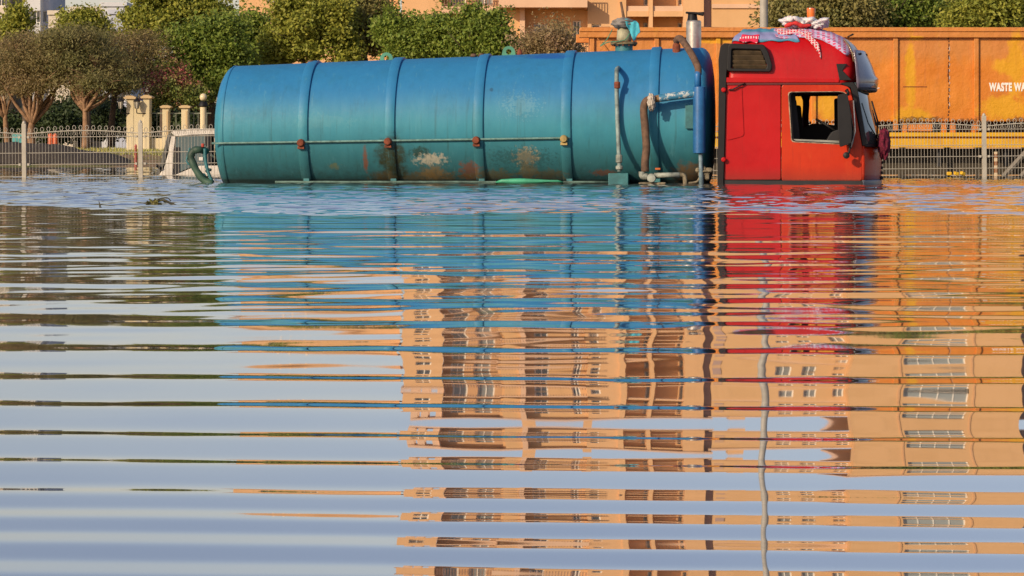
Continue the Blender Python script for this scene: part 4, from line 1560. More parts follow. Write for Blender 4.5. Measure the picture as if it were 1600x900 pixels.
# bay F: loggias x 969..1100
xF0, xF1 = bx_(969), bx_(1100)
mb = MB()
ops = []
for (a, b) in storeys(ZR):
    for px in (1007, 1061):
        ops.append((bx_(px), bx_(px + 9), a + .1, a + 2.2))
wall_open(mb, xF0, xF1, -.2, ZR, ops, 1.3)
mb.build('loggia_wall', M['tan'], main)
for o in ops:
    window(main, *o, 1.42, 0, 'panelight')
for (p0, p1) in ((969, 978), (1013.5, 1019.5), (1067, 1099)):
    MB().box(bx_(p0), bx_(p1), -.35, 1.29, -.2, ZR).build('pier', M['pink'], main)
for (a, b) in storeys(ZR):
    for (p0, p1) in ((978, 1013.5), (1019.5, 1067)):
        MB().box(bx_(p0) + .01, bx_(p1) - .01, -.2, 1.28, a - .3, a).build('balcony_slab', M['trim'], main)
        MB().box(bx_(p0) + .01, bx_(p1) - .01, -.28, -.2, b - .62, b - .3).build('lintel', M['pink'], main)

# slot and bay G: x 1100..1325
xG0, xG1 = bx_(1112), bx_(1325)
MB().box(bx_(1099), xG0, .35, .6, -.2, ZR).build('slot_wall', M['shade_wall'], main)
mb = MB()
ops = []
for (a, b) in storeys(ZR - 1):
    if a > 8:
        ops += [(bx_(1213), bx_(1236), a + .7, a + 2.1), (bx_(1252), bx_(1274), a + .7, a + 2.1), (bx_(1302), bx_(1322), a + .7, a + 2.1)]
    else:
        ops += [(bx_(1222), bx_(1240), a + .8, a + 2.1), (bx_(1280), bx_(1300), a + .8, a + 2.1)]
wall_open(mb, xG0, xG1, -.2, ZR - .6, ops, 0)
mb.add([(xG0, 0, -.2), (xG0, 0, ZR - .6), (xG0, 2.2, ZR - .6), (xG0, 2.2, -.2)], [(0, 1, 2, 3)])
mb.build('wall', M['tan'], main)
for o in ops:
    window(main, *o, .12, 1, 'panelight')
for (a, b) in storeys(ZR - 1)[2:]:
    MB().box(xG0, xG1, -.12, -.002, a - .12, a + .12).build('string_course', M['trim'], main)
MB().box(bx_(1116), bx_(1130), -.06, .0, 9.6, 10.9).build('shutter', M['shade_wall'], main)
MB().box(bx_(1116), bx_(1130), -.06, .0, 12.9, 14.1).build('shutter', M['shade_wall'], main)

# bay H: taller projecting block x 1325..1592 with grey curtain wall
xH0, xH1 = bx_(1325), bx_(1592)
ZH = 21.4
mb = MB()
ops = [(bx_(1408), bx_(1505), a + .5, a + 2.5) for a in zf[1:]] + [(bx_(1408), bx_(1505), 17.4, 19.2)]
wall_open(mb, xH0, xH1, -.2, ZH, ops, -1.4)
mb.add([(xH0, -1.4, -.2), (xH0, -1.4, ZH), (xH0, .1, ZH), (xH0, .1, -.2), (xH1, -1.4, -.2), (xH1, -1.4, ZH), (xH1, 10, ZH), (xH1, 10, -.2)], [(0, 1, 2, 3), (7, 6, 5, 4)])
mb.build('wall', M['tan'], main)
for o in ops:
    window(main, *o, -1.25, 3, 'curtainwall')
for px in (1402, 1514):
    MB().box(bx_(px) - .05, bx_(px) + .05, -1.46, -1.4, -.2, ZH - .4).build('downpipe', M['brown'], main)
# roofs and parapets
MB().box(bx_(690), bx_(1113), -.5, 12, ZR, ZR + .28).build('roof_slab', M['trim'], main)
MB().box(bx_(812), bx_(832), .6, 2.2, ZR + .28, ZR + 1.1).build('roof_turret', M['tan'], main)
MB().box(bx_(912), bx_(926), .6, 2.2, ZR + .28, ZR + 1.0).build('roof_turret', M['tan'], main)
MB().box(xG0 - .2, xG1, -.25, 12, ZR - .6, ZR - .2).build('roof_slab', M['trim'], main)
MB().box(bx_(1140), bx_(1165), .6, 2.4, ZR - .2, ZR + .5).build('roof_turret', M['tan'], main)
MB().box(xH0 - .25, xH1 + .1, -1.7, 12, ZH, ZH + .35).build('roof_slab', M['trim'], main)
MB().box(bx_(692), xH1, 4.0, 12.5, -.2, ZR - .7).build('rear_block', M['tan'], main)

# lower wing at the left
wing = empty('low_wing_building', (0, BD + 2, 0))
tag(wing, 'lower pinkish house wing showing above the trees left of the apartment block', 'building')
xW0, xW1 = bx_(368), bx_(622)
mb = MB()
ops = []
for a in zf[:4]:
    ops += [(bx_(412), bx_(436), a + .35, a + 1.75), (bx_(478), bx_(500), a + .35, a + 1.75), (bx_(550), bx_(572), a + .35, a + 1.75)]
wall_open(mb, xW0, xW1, -.2, 12.3, ops, 0)
mb.add([(xW0, 0, -.2), (xW0, 0, 12.3), (xW0, 9, 12.3), (xW0, 9, -.2)], [(0, 1, 2, 3)])
mb.build('wall', M['pink'], wing)
for o in ops:
    window(wing, *o, .12)
MB().prism([(xW0 - .4, 12.3), (xW0 - .9, 12.45), (xW0 + 1.2, 13.0), (xW1, 13.0), (xW1, 12.3)], -.5, 9.5).build('roof', M['brown'], wing)
mb = MB()
for px in (430, 446, 470):
    mb.box(bx_(px) - .06, bx_(px) + .06, .5, .62, 12.3, 13.5)
mb.build('roof_rods', M['white'], wing)

# neighbour building at the right edge of the picture
nb = empty('shade_mauve_building', (0, BD + 3, 0))
tag(nb, 'apartment building coloured mauve for shade beyond the right end of the tan block', 'building')
mb = MB()
ops = []
xn0 = bx_(1594)
for i, a in enumerate(zf):
    for k in range(6):
        ops.append((xn0 + 1.6 + k * 3.2, xn0 + 3.0 + k * 3.2, a + .7, a + 2.1))
wall_open(mb, xn0, xn0 + 22, -.2, 19.6, ops, 0)
mb.build('wall', M['shade_wall'], nb)
for o in ops:
    window(nb, *o, .12)
MB().box(xn0, xn0 + 22.2, -.2, 9, 19.6, 20.0).build('roof', M['trim'], nb)
MB().box(xn0, xn0 + 22, 1, 9, -.2, 19.5).build('rear_block', M['shade_wall'], nb)


# far pale buildings on the left
def far_building(name, label, d, px0, px1, ptop, mat, rows_, cols, wsz, side=None, depth=12, pane='pane'):
    k = d / F
    o = empty(name, (0, d, 0))
    tag(o, label, 'building', 'pale buildings far beyond the park')
    x0, x1 = (px0 - 800) * k, (px1 - 800) * k
    z1 = CH + (HY - ptop) * k
    mb = MB()
    ops = []
    for r_ in range(rows_):
        zc = 1.5 + (z1 - 2.2) * (r_ + .5) / rows_
        for c in range(cols):
            xc = x0 + (x1 - x0) * (c + .5) / cols
            ops.append((xc - wsz[0] / 2, xc + wsz[0] / 2, zc - wsz[1] / 2, zc + wsz[1] / 2))
    wall_open(mb, x0, x1, -.3, z1, ops, 0)
    mb.add([(x0, 0, -.3), (x0, 0, z1), (x0, depth, z1), (x0, depth, -.3), (x1, 0, -.3), (x1, 0, z1), (x1, depth, z1), (x1, depth, -.3)], [(0, 1, 2, 3), (7, 6, 5, 4), (1, 5, 6, 2)])
    mb.build('wall', mat, o)
    for op in ops:
        window(o, *op, .12, 1, pane)
    MB().box(x0 - .2, x1 + .2, -.25, depth, z1, z1 + .5).build('roof', mat, o)
    return o, x0, x1, z1


M['farwhite'] = wall_material('far_white', (.52, .54, .56), (.58, .60, .62), .15)
M['farcream'] = wall_material('far_cream', (.56, .50, .40), (.62, .56, .46), .2)
M['fargrey'] = wall_material('far_grey', (.42, .46, .55), (.47, .51, .60), .2)
far_building('pale_tower', 'white tower block with bluish window bands at the upper left', 320, 38, 63, -72, M['farwhite'], 8, 2, (1.0, 1.5))
far_building('pale_tower', 'narrow tower flank tinted blue-grey for shade beside the white tower at the upper left', 322, 63.5, 76, -72, M['fargrey'], 8, 1, (.5, 1.4))  # blue-grey wall colour stands for the tower's shaded face
far_building('pale_tower', 'cream tower at the upper left corner of the picture', 318, -30, 8, -60, M['farcream'], 8, 3, (1.2, 1.5))
far_building('pale_house', 'low cream house under the sky right of the white tower', 300, 77, 112, 23, M['farcream'], 5, 3, (1.1, 1.1))
far_building('pale_house', 'flat white house in the sky gap between the left trees', 310, 112, 160, 17, M['farcream'], 5, 4, (1.1, 1.1))
far_building('pale_house', 'white cubic house left of the tall park trees', 300, 159, 196, 10, M['farwhite'], 5, 2, (1.4, 1.2))
far_building('pale_house', 'grey stepped house in front of the white cubic house', 290, 172, 204, 22, M['fargrey'], 4, 2, (1.2, 1.2))

# ------------------------------------------------------------------ gate wall, pillars and lamps
GD = 90.0
KG = GD / F


def G(px, py):
    return ((px - 800) * KG, CH + (HY - py) * KG)


M['cream'] = wall_material('cream_plaster', (.62, .53, .33), (.70, .60, .40), .3)
M['creamcap'] = wall_material('cap_stone', (.54, .40, .22), (.60, .46, .26), .2)
gate = empty('gate_wall', (0, GD, 0))
tag(gate, 'cream plastered gate wall with two capped piers and a low wall', 'wall')
gz = .3
MB().prism([G(202, 240), G(202, 158.5), G(229, 157.5), G(229, 240)], -.285, .15).build('gate_panel', M['cream'], gate)
for (p0, p1, py) in ((199.5, 211, 155), (225.5, 235.5, 154)):
    a, b = G(p0, py), G(p1, 240)
    MB().box(a[0], b[0], -.3, .3, b[1] - .3, a[1]).build('pier', M['cream'], gate, bevel=.02)
    MB().prism([(a[0] - .06, a[1]), (a[0] - .1, a[1] + .05), (a[0] + .04, a[1] + .12), (b[0] - .04, a[1] + .12), (b[0] + .1, a[1] + .05), (b[0] + .06, a[1])], -.38, .38).build('pier_cap', M['creamcap'], gate)
lw0, lw1 = G(235, 0)[0], G(345, 0)[0]
MB().box(lw0 + .003, lw1, -.1, .1, .2, G(0, 216)[1]).build('low_wall', M['cream'], gate, bevel=.015)
for (p0, p1) in ((255, 265), (284.5, 295.5)):
    a, b = G(p0, 169), G(p1, 169)
    MB().box(a[0], b[0], -.22, .22, .2, a[1]).build('pillar', M['cream'], gate, bevel=.02)
    MB().prism([(a[0] - .05, a[1]), (a[0] - .09, a[1] + .05), (a[0] + .03, a[1] + .1), (b[0] - .03, a[1] + .1), (b[0] + .09, a[1] + .05), (b[0] + .05, a[1])], -.3, .3).build('pillar_cap', M['creamcap'], gate)
    MB().box((a[0] + b[0]) / 2 + .03, (a[0] + b[0]) / 2 + .09, -.235, -.219, .9, a[1] - .1).build('pillar_groove', M['creamcap'], gate)
rl = MB()
for (p0, p1) in ((236, 254.5), (266, 284), (296, 330)):
    a, b = G(p0, 176), G(p1, 216)
    rl.box(a[0], b[0], -.015, .015, a[1] - .04, a[1])
    rl.box(a[0], b[0], -.015, .015, b[1] + .05, b[1] + .08)
    n = int((b[0] - a[0]) / .14)
    for k in range(1, n):
        x = a[0] + (b[0] - a[0]) * k / n
        rl.box(x - .011, x + .011, -.01, .01, b[1] + .06, a[1] - .02)
rl.build('garden_railing', plain('railing_green_grey', (.18, .20, .15), .6), gate)


def wall_lantern(px, py, label, toright):
    a = G(px, py)
    o = empty('wall_lantern', (a[0], GD - .5, a[1]))
    o.scale = (.8, .8, .8)
    tag(o, label, 'lantern', 'lanterns at the gate')
    gl = NT('lantern_glass', .2).color((.45, .42, .34)).m if 'lantern_glass' not in bpy.data.materials else bpy.data.materials['lantern_glass']
    MB().lathe([(.05, -.18), (.075, -.16), (.12, .12), (.125, .14)], 6, 'z').build('glass', gl, o)
    MB().lathe([(.16, .14), (.15, .17), (.06, .26), (.02, .34)], 6, 'z').build('hood', M['black'], o)
    fr_ = MB()
    for k in range(6):
        an = math.pi * 2 * k / 6
        c, s = math.cos(an), math.sin(an)
        fr_.tube([(.08 * c, .08 * s, -.17), (.128 * c, .128 * s, .14)], .012, 4)
    fr_.build('frame', M['black'], o)
    MB().tube(bez([(0, 0, -.18), (0, 0, -.34), (.08 * toright, .1, -.38), (.42 * toright, .3, -.37)], 4), .022, 6).build('bracket', M['black'], o)
    MB().tube(bez([(.42 * toright, .3, -.37), (.4 * toright, .3, -.6), (.25 * toright, .3, -.74), (.0, .3, -.8)], 4), .014, 5).build('scroll', M['black'], o)


wall_lantern(192, 164, 'black wall lantern left of the cream gate pier, before dark trees', 1)
wall_lantern(217, 164, 'black wall lantern hanging in front of the cream gate wall', 1)
a = G(323, 240)
gl = empty('globe_lamp_post', (a[0], GD - 1.0, .2))
tag(gl, 'cream globe lamp on a pale post just left of the blue tank', 'lamp post')
MB().lathe([(.11, 0), (.11, G(0, 168)[1] - .2)], 16, 'z').build('post', M['cream'], gl, smooth='auto')
MB().lathe([(.12, 0), (.17, .04), (.15, .12), (.09, .2)], 12, 'z', (0, 0, G(0, 168)[1] - .2)).build('collar', M['black'], gl, smooth='auto')
MB().lathe([(.02, 0), (.09, .02), (.125, .09), (.125, .16), (.09, .23), (.02, .26)], 16, 'z', (0, 0, G(0, 158.5)[1] - .2)).build('globe', plain('globe_cream', (.66, .56, .36), .3, 0, .05), gl, smooth=True)

# ------------------------------------------------------------------ mound of dark asphalt by the shore
rng = random.Random(21)
rows = []
x0, x1 = P(-160, 0, 78).x, P(214, 0, 78).x
nx, ny = 70, 16
for j in range(ny + 1):
    v = j / ny
    row = []
    for i in range(nx + 1):
        u = i / nx
        x = x0 + (x1 - x0) * u
        prof = .70 * min(1, (1 - u) / .42) ** .6 if u > .58 else .70
        z = prof * math.sin(math.pi * min(1, v * .92 + .02)) ** .8
        row.append((x, 76.5 + 4.5 * v, .03 + z + rng.uniform(-.02, .02) * (z > .05) + .05 * math.sin(u * 31) * v))
    rows.append(row)
mt = NT('dark_spoil', .95, 0, .2)
mt.color(mt.mix(mt.noise(3, 6, .7), (.035, .03, .026), (.085, .07, .055)))
mt.bump(mt.noise(7, 6, .75), .06)
tag(MB().grid(rows).build('spoil_mound', mt.m, smooth=True), 'long low mound of dark spoil on the far shore behind the fence', 'mound')

# red marker by the mound
q = P(212, 256, 76)
o = MB().lathe([(.035, -.1), (.035, .5), (.045, .52), (.02, .58)], 8, 'z').build('marker_post', plain('marker_red', (.5, .06, .04), .5), smooth='auto')
o.location = (q.x, 76, q.z)
tag(o, 'thin red marker post at the right end of the dark mound', 'post')

# small things in the park
q = P(28, 222, 97)
sg = empty('teal_sign', (q.x, 97, .5))
tag(sg, 'small turquoise sign board on two legs under the left trees', 'sign')
MB().box(-.22, .22, -.03, .03, .25, .62).build('board', plain('teal_board', (.08, .36, .38), .5), sg, bevel=.01)
for s in (-.16, .16):
    MB().box(s - .02, s + .02, -.02, .02, 0, .25).build('leg', M['steel'], sg)
for k, (px, lab) in enumerate(((79, 'orange traffic drum under the trees, left one of the pair'), (86.5, 'orange traffic drum under the trees, right one of the pair'))):
    q = P(px, 222, 97)
    o = MB().lathe([(.13, 0), (.12, .05), (.11, .3), (.10, .32), (.095, .6), (.06, .66)], 12, 'z').build('traffic_drum', plain('drum_orange', (.62, .12, .03), .5) if k == 0 else bpy.data.materials['drum_orange'], smooth='auto')
    o.location = (q.x, 97, .48)
    tag(o, lab, 'drum', 'orange drums in the park')

# ------------------------------------------------------------------ white vehicle stuck behind the fence
VD = 51.0


def V(px, py):
    return ((px - 800) / F * VD, CH + (HY - py) / F * VD)


van = empty('white_pickup', (0, VD, 0))
tag(van, 'white pickup sunk to its windows behind the fence left of the tank', 'pickup')
M['vwhite'] = plain('van_white', (.70, .66, .58), .4, 0, .15, 5)
gv = glassy('van_glass', (.10, .15, .16), .08, .4)
dep = (0, 1.55)
# Outline taken from the side: roof, pillar, door frame
roofp = rrect([V(267, 207), V(272, 203.5), V(300, 201), V(345, 201), V(420, 203), V(420, 210), V(345, 209.5), V(300, 210.5), V(274, 213)], .03, 3)
MB().prism(roofp, -.02, 1.55).build('roof', M['vwhite'], van, bevel=.02)
for y0, y1 in ((-.03, .03), (1.5, 1.56)):
    MB().prism([V(267, 213), V(275, 212), V(271.5, 235), V(270, 277), V(247, 277), V(250, 272), V(257, 262), V(263, 240)], y0, y1).build('front_pillar', M['vwhite'], van, bevel=.01)
    MB().prism([V(322, 211), V(328, 211), V(328, 277), V(322, 277)], y0, y1).build('door_post', M['rubber'], van, bevel=.01)
    dg_ = MB().prism([V(275, 214), V(321, 211), V(321, 262), V(296, 262), V(272.5, 272)], y0 + .02, y1 - .03).build('side_window', gv, van)
    MB().prism([V(273, 230), V(281, 230), V(281, 277), V(271, 277)], y0 + .005, y1 - .005).build('quarter_frame', M['rubber'], van)
    MB().prism([V(275, 273), V(296, 264), V(312, 259), V(420, 258), V(420, 282), V(274, 282)], y0 - .012, y1 + .012).build('door', M['vwhite'], van, bevel=.008)
MB().add([(V(264, 210)[0], .02, V(0, 210)[1]), (V(264, 210)[0], 1.5, V(0, 210)[1]), (V(248, 272)[0], 1.5, V(0, 268)[1]), (V(248, 272)[0], .02, V(0, 268)[1])], [(0, 1, 2, 3)]).build('windscreen', gv, van, solid=.02)
MB().prism([V(262, 211), V(267, 207), V(267, 213), V(256, 258), V(248, 272), V(244, 272), V(251, 256)], -.045, -.015).build('windscreen_frame', plain('frame_grey', (.10, .10, .09), .6), van)
MB().prism([V(216, 281), V(244, 274.5), V(250, 272), V(262, 274), V(262, 282)], .1, 1.45).build('bonnet', M['vwhite'], van, bevel=.01)
MB().box(V(282, 0)[0], V(420, 0)[0], .1, 1.4, -.1, V(0, 262)[1]).build('cabin_base', M['dark'], van)
MB().box(V(300, 0)[0], V(309, 0)[0], .2, .7, V(0, 262)[1], V(0, 222)[1]).build('seat', plain('seat_brown', (.16, .10, .06), .8), van, bevel=.04)
MB().tube([V(246, 258)[:1] + (-.15,) + V(246, 258)[1:], V(252, 264)[:1] + (-.05,) + V(252, 264)[1:]], .03, 6).build('mirror', M['rubber'], van)

# ------------------------------------------------------------------ trees
def leaf_mat(name, c1, c2, c3, trans=.3):
    t = NT(name, .55, 0, .3)
    g = t.n('ShaderNodeNewGeometry')
    rp = g.outputs['Random Per Island']
    n = t.noise(.9, 3, .6)
    col = t.mix(t.mapr(rp, 0, 1, 0, 1, False), c1, c2)
    col = t.mix(t.mapr(n, .42, .62), col, t.mix(rp, c3, c2))
    col = t.mix(1.0, col, (2.6, 2.6, 2.45), 'MULTIPLY')
    t.color(col)
    tr = t.n('ShaderNodeBsdfTranslucent')
    t.put(tr.inputs[0], col)
    mx = t.n('ShaderNodeMixShader')
    mx.inputs[0].default_value = trans
    t.t.links.new(t.b.outputs[0], mx.inputs[1])
    t.t.links.new(tr.outputs[0], mx.inputs[2])
    t.t.links.new(mx.outputs[0], t.t.nodes['Material Output'].inputs[0])
    return t.m


LM = {
    'green': leaf_mat('leaf_green', (.045, .075, .014), (.10, .12, .02), (.065, .10, .016)),
    'yellow': leaf_mat('leaf_yellow_green', (.078, .094, .016), (.15, .146, .024), (.094, .112, .018)),
    'olive': leaf_mat('leaf_olive', (.06, .07, .02), (.12, .105, .034), (.085, .075, .03)),
    'feather': leaf_mat('leaf_feathery', (.065, .072, .026), (.115, .105, .042), (.10, .082, .042), .4),
    'brown': leaf_mat('leaf_brownish', (.080, .070, .028), (.14, .11, .05), (.115, .082, .05), .4),
    'dark': leaf_mat('leaf_shade_dark', (.012, .021, .009), (.022, .032, .011), (.016, .026, .010), .2),
    'shrub': leaf_mat('leaf_shrub', (.09, .08, .035), (.16, .12, .06), (.13, .085, .06), .3),
    'pinkish': leaf_mat('leaf_bougainvillea', (.05, .075, .018), (.10, .11, .025), (.30, .035, .09), .3),
}
BARK = plain('bark', (.26, .155, .085), .9, 0, .35, 5, .02)
BARKD = plain('bark_dark', (.085, .06, .04), .9, 0, .35, 5, .02)


def crown_mesh(name, blobs, nclump, nleaf, size, seed, spread=.38, shell=.40, aspect=.55, flat=0.0):
    """leaves in clumps spread through the blobs (cx, cy, cz, rx, ry, rz), z from the tree's base"""
    rng = np.random.default_rng(seed)
    vol = np.array([b[3] * b[4] * b[5] for b in blobs])
    which = rng.choice(len(blobs), nclump, p=vol / vol.sum())
    d = rng.normal(size=(nclump, 3))
    d /= np.linalg.norm(d, axis=1, keepdims=True)
    r = rng.uniform(0, 1, (nclump, 1)) ** shell
    r *= 1 + .20 * np.sin(d[:, :1] * 6 + d[:, 2:] * 8 + seed) + .12 * np.sin(d[:, 1:2] * 13 + d[:, 2:] * 15 + seed * 2)
    r *= np.where(rng.uniform(0, 1, (nclump, 1)) < .12, 1.22, 1.0)
    B = np.array(blobs)[which]
    cc = B[:, :3] + d * r * B[:, 3:6]
    # most clumps sit along boughs that reach out unevenly
    nb = max(7, nclump // 20)
    bw = rng.choice(len(blobs), nb, p=vol / vol.sum())
    bd = rng.normal(size=(nb, 3))
    bd /= np.linalg.norm(bd, axis=1, keepdims=True)
    bl_ = rng.uniform(.62, 1.28, (nb, 1))
    BB = np.array(blobs)[bw]
    pick = rng.integers(0, nb, nclump)
    u = rng.uniform(.25, 1, (nclump, 1)) ** .7
    cb = BB[pick][:, :3] + bd[pick] * bl_[pick] * u * BB[pick][:, 3:6] + rng.normal(size=(nclump, 3)) * BB[pick][:, 3:6] * .10
    use = rng.uniform(0, 1, (nclump, 1)) < .74
    cc = np.where(use, cb, B[:, :3] + (cc - B[:, :3]) * .9)
    d = np.where(use, bd[pick], d)
    cs = spread * rng.uniform(.4, 1.5, (nclump, 1, 1))
    sh = np.array([1, 1, .72 if not flat else flat])
    L = cc[:, None, :] + np.clip(rng.normal(size=(nclump, nleaf, 3)), -1.7, 1.7) * cs * sh
    L = L.reshape(-1, 3)
    N = len(L)
    outw = np.repeat(d, nleaf, axis=0)
    nr = rng.normal(size=(N, 3)) * .8 + outw * .55 + np.array([0, -.1, .55])
    nr /= np.linalg.norm(nr, axis=1, keepdims=True)
    tv = rng.normal(size=(N, 3)) + np.array([0, 0, -.5])
    tv -= nr * (tv * nr).sum(1, keepdims=True)
    tv /= np.linalg.norm(tv, axis=1, keepdims=True)
    bv = np.cross(nr, tv)
    sz = size * rng.uniform(.6, 1.35, (N, 1))
    v = np.stack([L - tv * sz, L + bv * sz * aspect - nr * sz * .12, L + tv * sz, L - bv * sz * aspect - nr * sz * .12], 1).reshape(-1, 3)
    me = bpy.data.meshes.new(name)
    me.vertices.add(N * 4)
    me.vertices.foreach_set('co', v.astype(np.float32).ravel())
    me.loops.add(N * 4)
    me.loops.foreach_set('vertex_index', np.arange(N * 4, dtype=np.int32))
    me.polygons.add(N)
    me.polygons.foreach_set('loop_start', np.arange(0, N * 4, 4, dtype=np.int32))
    me.polygons.foreach_set('loop_total', np.full(N, 4, np.int32))
    me.update(calc_edges=True)
    return me, cc


def tree(name, label, d, px, base_py, blobs_px, leaf, nclump, nleaf, size, seed, trunk_h=None, tr=.13, forks=5, bark=None, spread=.38, group='trees of the park', lean=0.0, cat='tree', low_fork=False, flat=0.0, aspect=.55, yd=.9):
    """blobs_px: (px, py, rx_px, rz_px) ellipses of the crown in the photograph, at depth d"""
    k = d / F
    bz = CH + (HY - base_py) * k
    bx = (px - 800) * k
    root = empty(name, (bx, d, bz))
    tag(root, label, cat, group)
    blobs = []
    rng = random.Random(seed)
    nclump, size, spread = int(nclump * 1.65), size * .66, spread * .72
    if flat:
        nclump, spread, forks = int(nclump * .9), spread * 1.45, forks + 8
    for (qx, qy, rx, rz) in blobs_px:
        rx, rz = (rx + 6, max(rz * .6, rz - 5)) if flat else (max(rx * .6, rx - 3), max(rz * .6, rz - 5))
        blobs.append(((qx - 800) * k - bx, rng.uniform(-.4, .4), CH + (HY - qy) * k - bz, rx * k, max(rx, rz) * k * yd, rz * k))
    if flat:      # ragged umbrella: stray side tufts beyond the main mass
        for _ in range(5):
            b0 = rng.choice(blobs)
            blobs.append((b0[0] + rng.uniform(-1, 1) * b0[3], b0[1], b0[2] + rng.uniform(-.8, .8) * b0[5], b0[3] * .5, b0[4] * .5, b0[5] * .38))
    elif nclump > 120:
        for _ in range(6):
            b0 = rng.choice(blobs)
            an = rng.uniform(0, 6.28)
            blobs.append((b0[0] + math.cos(an) * b0[3], b0[1] - .3, b0[2] + math.sin(an) * b0[5], b0[3] * .34, b0[4] * .34, b0[5] * .34))
    me, cc = crown_mesh('crown', blobs, nclump, nleaf, size, seed, spread, flat=flat, aspect=aspect)
    me.materials.append(LM[leaf])
    c = bpy.data.objects.new('crown', me)
    COL.objects.link(c)
    c.parent = root
    mb = MB()
    zc = sum(b[2] for b in blobs) / len(blobs)
    zlow = min(b[2] - b[5] for b in blobs)
    th = trunk_h if trunk_h else max(.8, zlow * .8)
    top = Vector((lean, 0, th))
    mb.tube(bez([(0, 0, -.2), (lean * .3 + rng.uniform(-.05, .05), 0, th * .45), top], 5), [tr * 1.25 * (1 - .35 * i / 10) for i in range(11)], 8)
    far_ = sorted(range(len(cc)), key=lambda i: rng.random())[:forks]
    for i in far_:
        e = Vector(cc[i])
        if e.z < th + .3:
            e.z = th + rng.uniform(.5, 1.2)
        m1 = top.lerp(e, .35) + Vector((rng.uniform(-.2, .2), rng.uniform(-.2, .2), .0))
        m2 = top.lerp(e, .7) + Vector((rng.uniform(-.2, .2), rng.uniform(-.2, .2), .12))
        mb.tube(bez([top - Vector((0, 0, .1)), m1, m2, e], 3), [tr * .62 * (1 - .085 * j) for j in range(10)], 6)
        for _ in range(2):
            e2 = m2 + Vector((rng.uniform(-1, 1), rng.uniform(-1, 1), rng.uniform(.2, 1.0)))
            mb.tube([m2, m2.lerp(e2, .5) + Vector((0, 0, .08)), e2], [tr * .25, tr * .17, tr * .06], 5)
    mb.build('trunk', bark or BARK, root, smooth=True)
    return root


# feathery trees in the left foreground of the park
tree('feathery_tree', 'forked feathery tree at the left edge of the picture', 96, 12, 222, [(-5, 105, 50, 40), (10, 125, 45, 26), (-50, 110, 50, 40)], 'feather', 260, 46, .10, 101, trunk_h=1.0, tr=.10, forks=7, flat=.45, aspect=.26, lean=-.1)
tree('feathery_tree', 'wide forked feathery tree with reddish stems above the left fence post', 94, 50, 222, [(45, 100, 55, 42), (30, 80, 40, 26), (62, 128, 42, 24), (85, 95, 30, 30)], 'brown', 330, 48, .10, 102, trunk_h=.75, tr=.13, forks=9, flat=.45, aspect=.26)
tree('feathery_tree', 'feathery tree with pale Y-shaped trunk between the left fence posts', 93, 133, 224, [(128, 95, 58, 48), (110, 125, 46, 26), (150, 120, 46, 28), (120, 60, 45, 26)], 'feather', 380, 48, .10, 103, trunk_h=1.25, tr=.11, forks=9, flat=.45, aspect=.26)
tree('feathery_tree', 'brownish feathery tree with dark straight trunk beside the gate wall', 97, 174, 222, [(212, 100, 55, 38), (180, 112, 42, 30), (240, 110, 45, 30), (222, 72, 42, 24)], 'brown', 380, 48, .10, 104, trunk_h=1.9, tr=.12, forks=9, bark=BARKD, flat=.45, aspect=.26, lean=.15)
# leafier trees behind
tree('park_tree', 'leafy yellow-green tree in front of the white tower at upper left', 112, 40, 222, [(24, 52, 24, 30), (30, 30, 12, 18), (2, 62, 28, 28)], 'yellow', 170, 50, .13, 111, bark=BARKD)
tree('park_tree', 'yellow-green tree rising between the white tower and the cubic house', 112, 138, 222, [(128, 45, 42, 30), (146, 26, 20, 15), (155, 60, 28, 25), (105, 60, 26, 22)], 'yellow', 210, 50, .12, 112, bark=BARKD)
tree('park_tree', 'tall yellow-green tree above the gate piers', 110, 255, 222, [(235, 25, 42, 40), (290, 15, 50, 42), (330, 25, 40, 36), (215, 55, 26, 22), (262, -8, 40, 20)], 'yellow', 430, 50, .13, 113, bark=BARKD, trunk_h=3.2)
tree('park_tree', 'dense dark green tree just left of the blue tank', 98, 330, 222, [(320, 75, 50, 45), (300, 105, 34, 34), (345, 50, 46, 36), (350, 110, 50, 45), (285, 85, 20, 25)], 'green', 430, 54, .115, 114, bark=BARKD, trunk_h=1.6)
tree('bougainvillea', 'bougainvillea with pink blossom behind the gate pillars', 95, 262, 224, [(262, 118, 24, 30), (275, 140, 26, 22), (252, 150, 18, 14), (300, 150, 26, 16)], 'pinkish', 170, 46, .08, 115, trunk_h=.6, tr=.05, bark=BARKD, cat='shrub', group='shrubs of the park')
tree('park_tree', 'mid-green tree behind the rear end of the blue tank', 104, 395, 226, [(392, 55, 42, 45), (375, 85, 40, 35), (415, 80, 32, 36), (400, 30, 22, 18)], 'green', 300, 52, .115, 116, bark=BARKD)
tree('park_tree', 'large yellow-leaved tree behind the second section of the tank', 100, 490, 228, [(470, 45, 52, 48), (510, 20, 44, 34), (445, 75, 36, 40), (530, 60, 30, 40), (480, 5, 40, 22)], 'yellow', 470, 54, .125, 117, bark=BARKD)
tree('park_tree', 'olive-green tree behind the tank, left of the apartment block', 102, 570, 228, [(572, 45, 40, 46), (592, 20, 26, 26), (555, 20, 30, 28), (612, 62, 26, 30)], 'olive', 380, 52, .12, 118, bark=BARKD)
tree('park_tree', 'green tree in front of the left balconies of the apartment block', 98, 660, 228, [(630, 52, 32, 34), (682, 48, 24, 34), (690, 16, 13, 24), (650, 78, 50, 26), (606, 34, 18, 26)], 'green', 330, 52, .115, 119, bark=BARKD)
tree('park_tree', 'green tree in front of the railed balcony, behind the tank', 97, 745, 228, [(735, 52, 34, 34), (765, 60, 32, 32), (742, 24, 15, 24), (785, 80, 30, 22), (715, 76, 34, 24)], 'green', 350, 52, .115, 120, bark=BARKD)
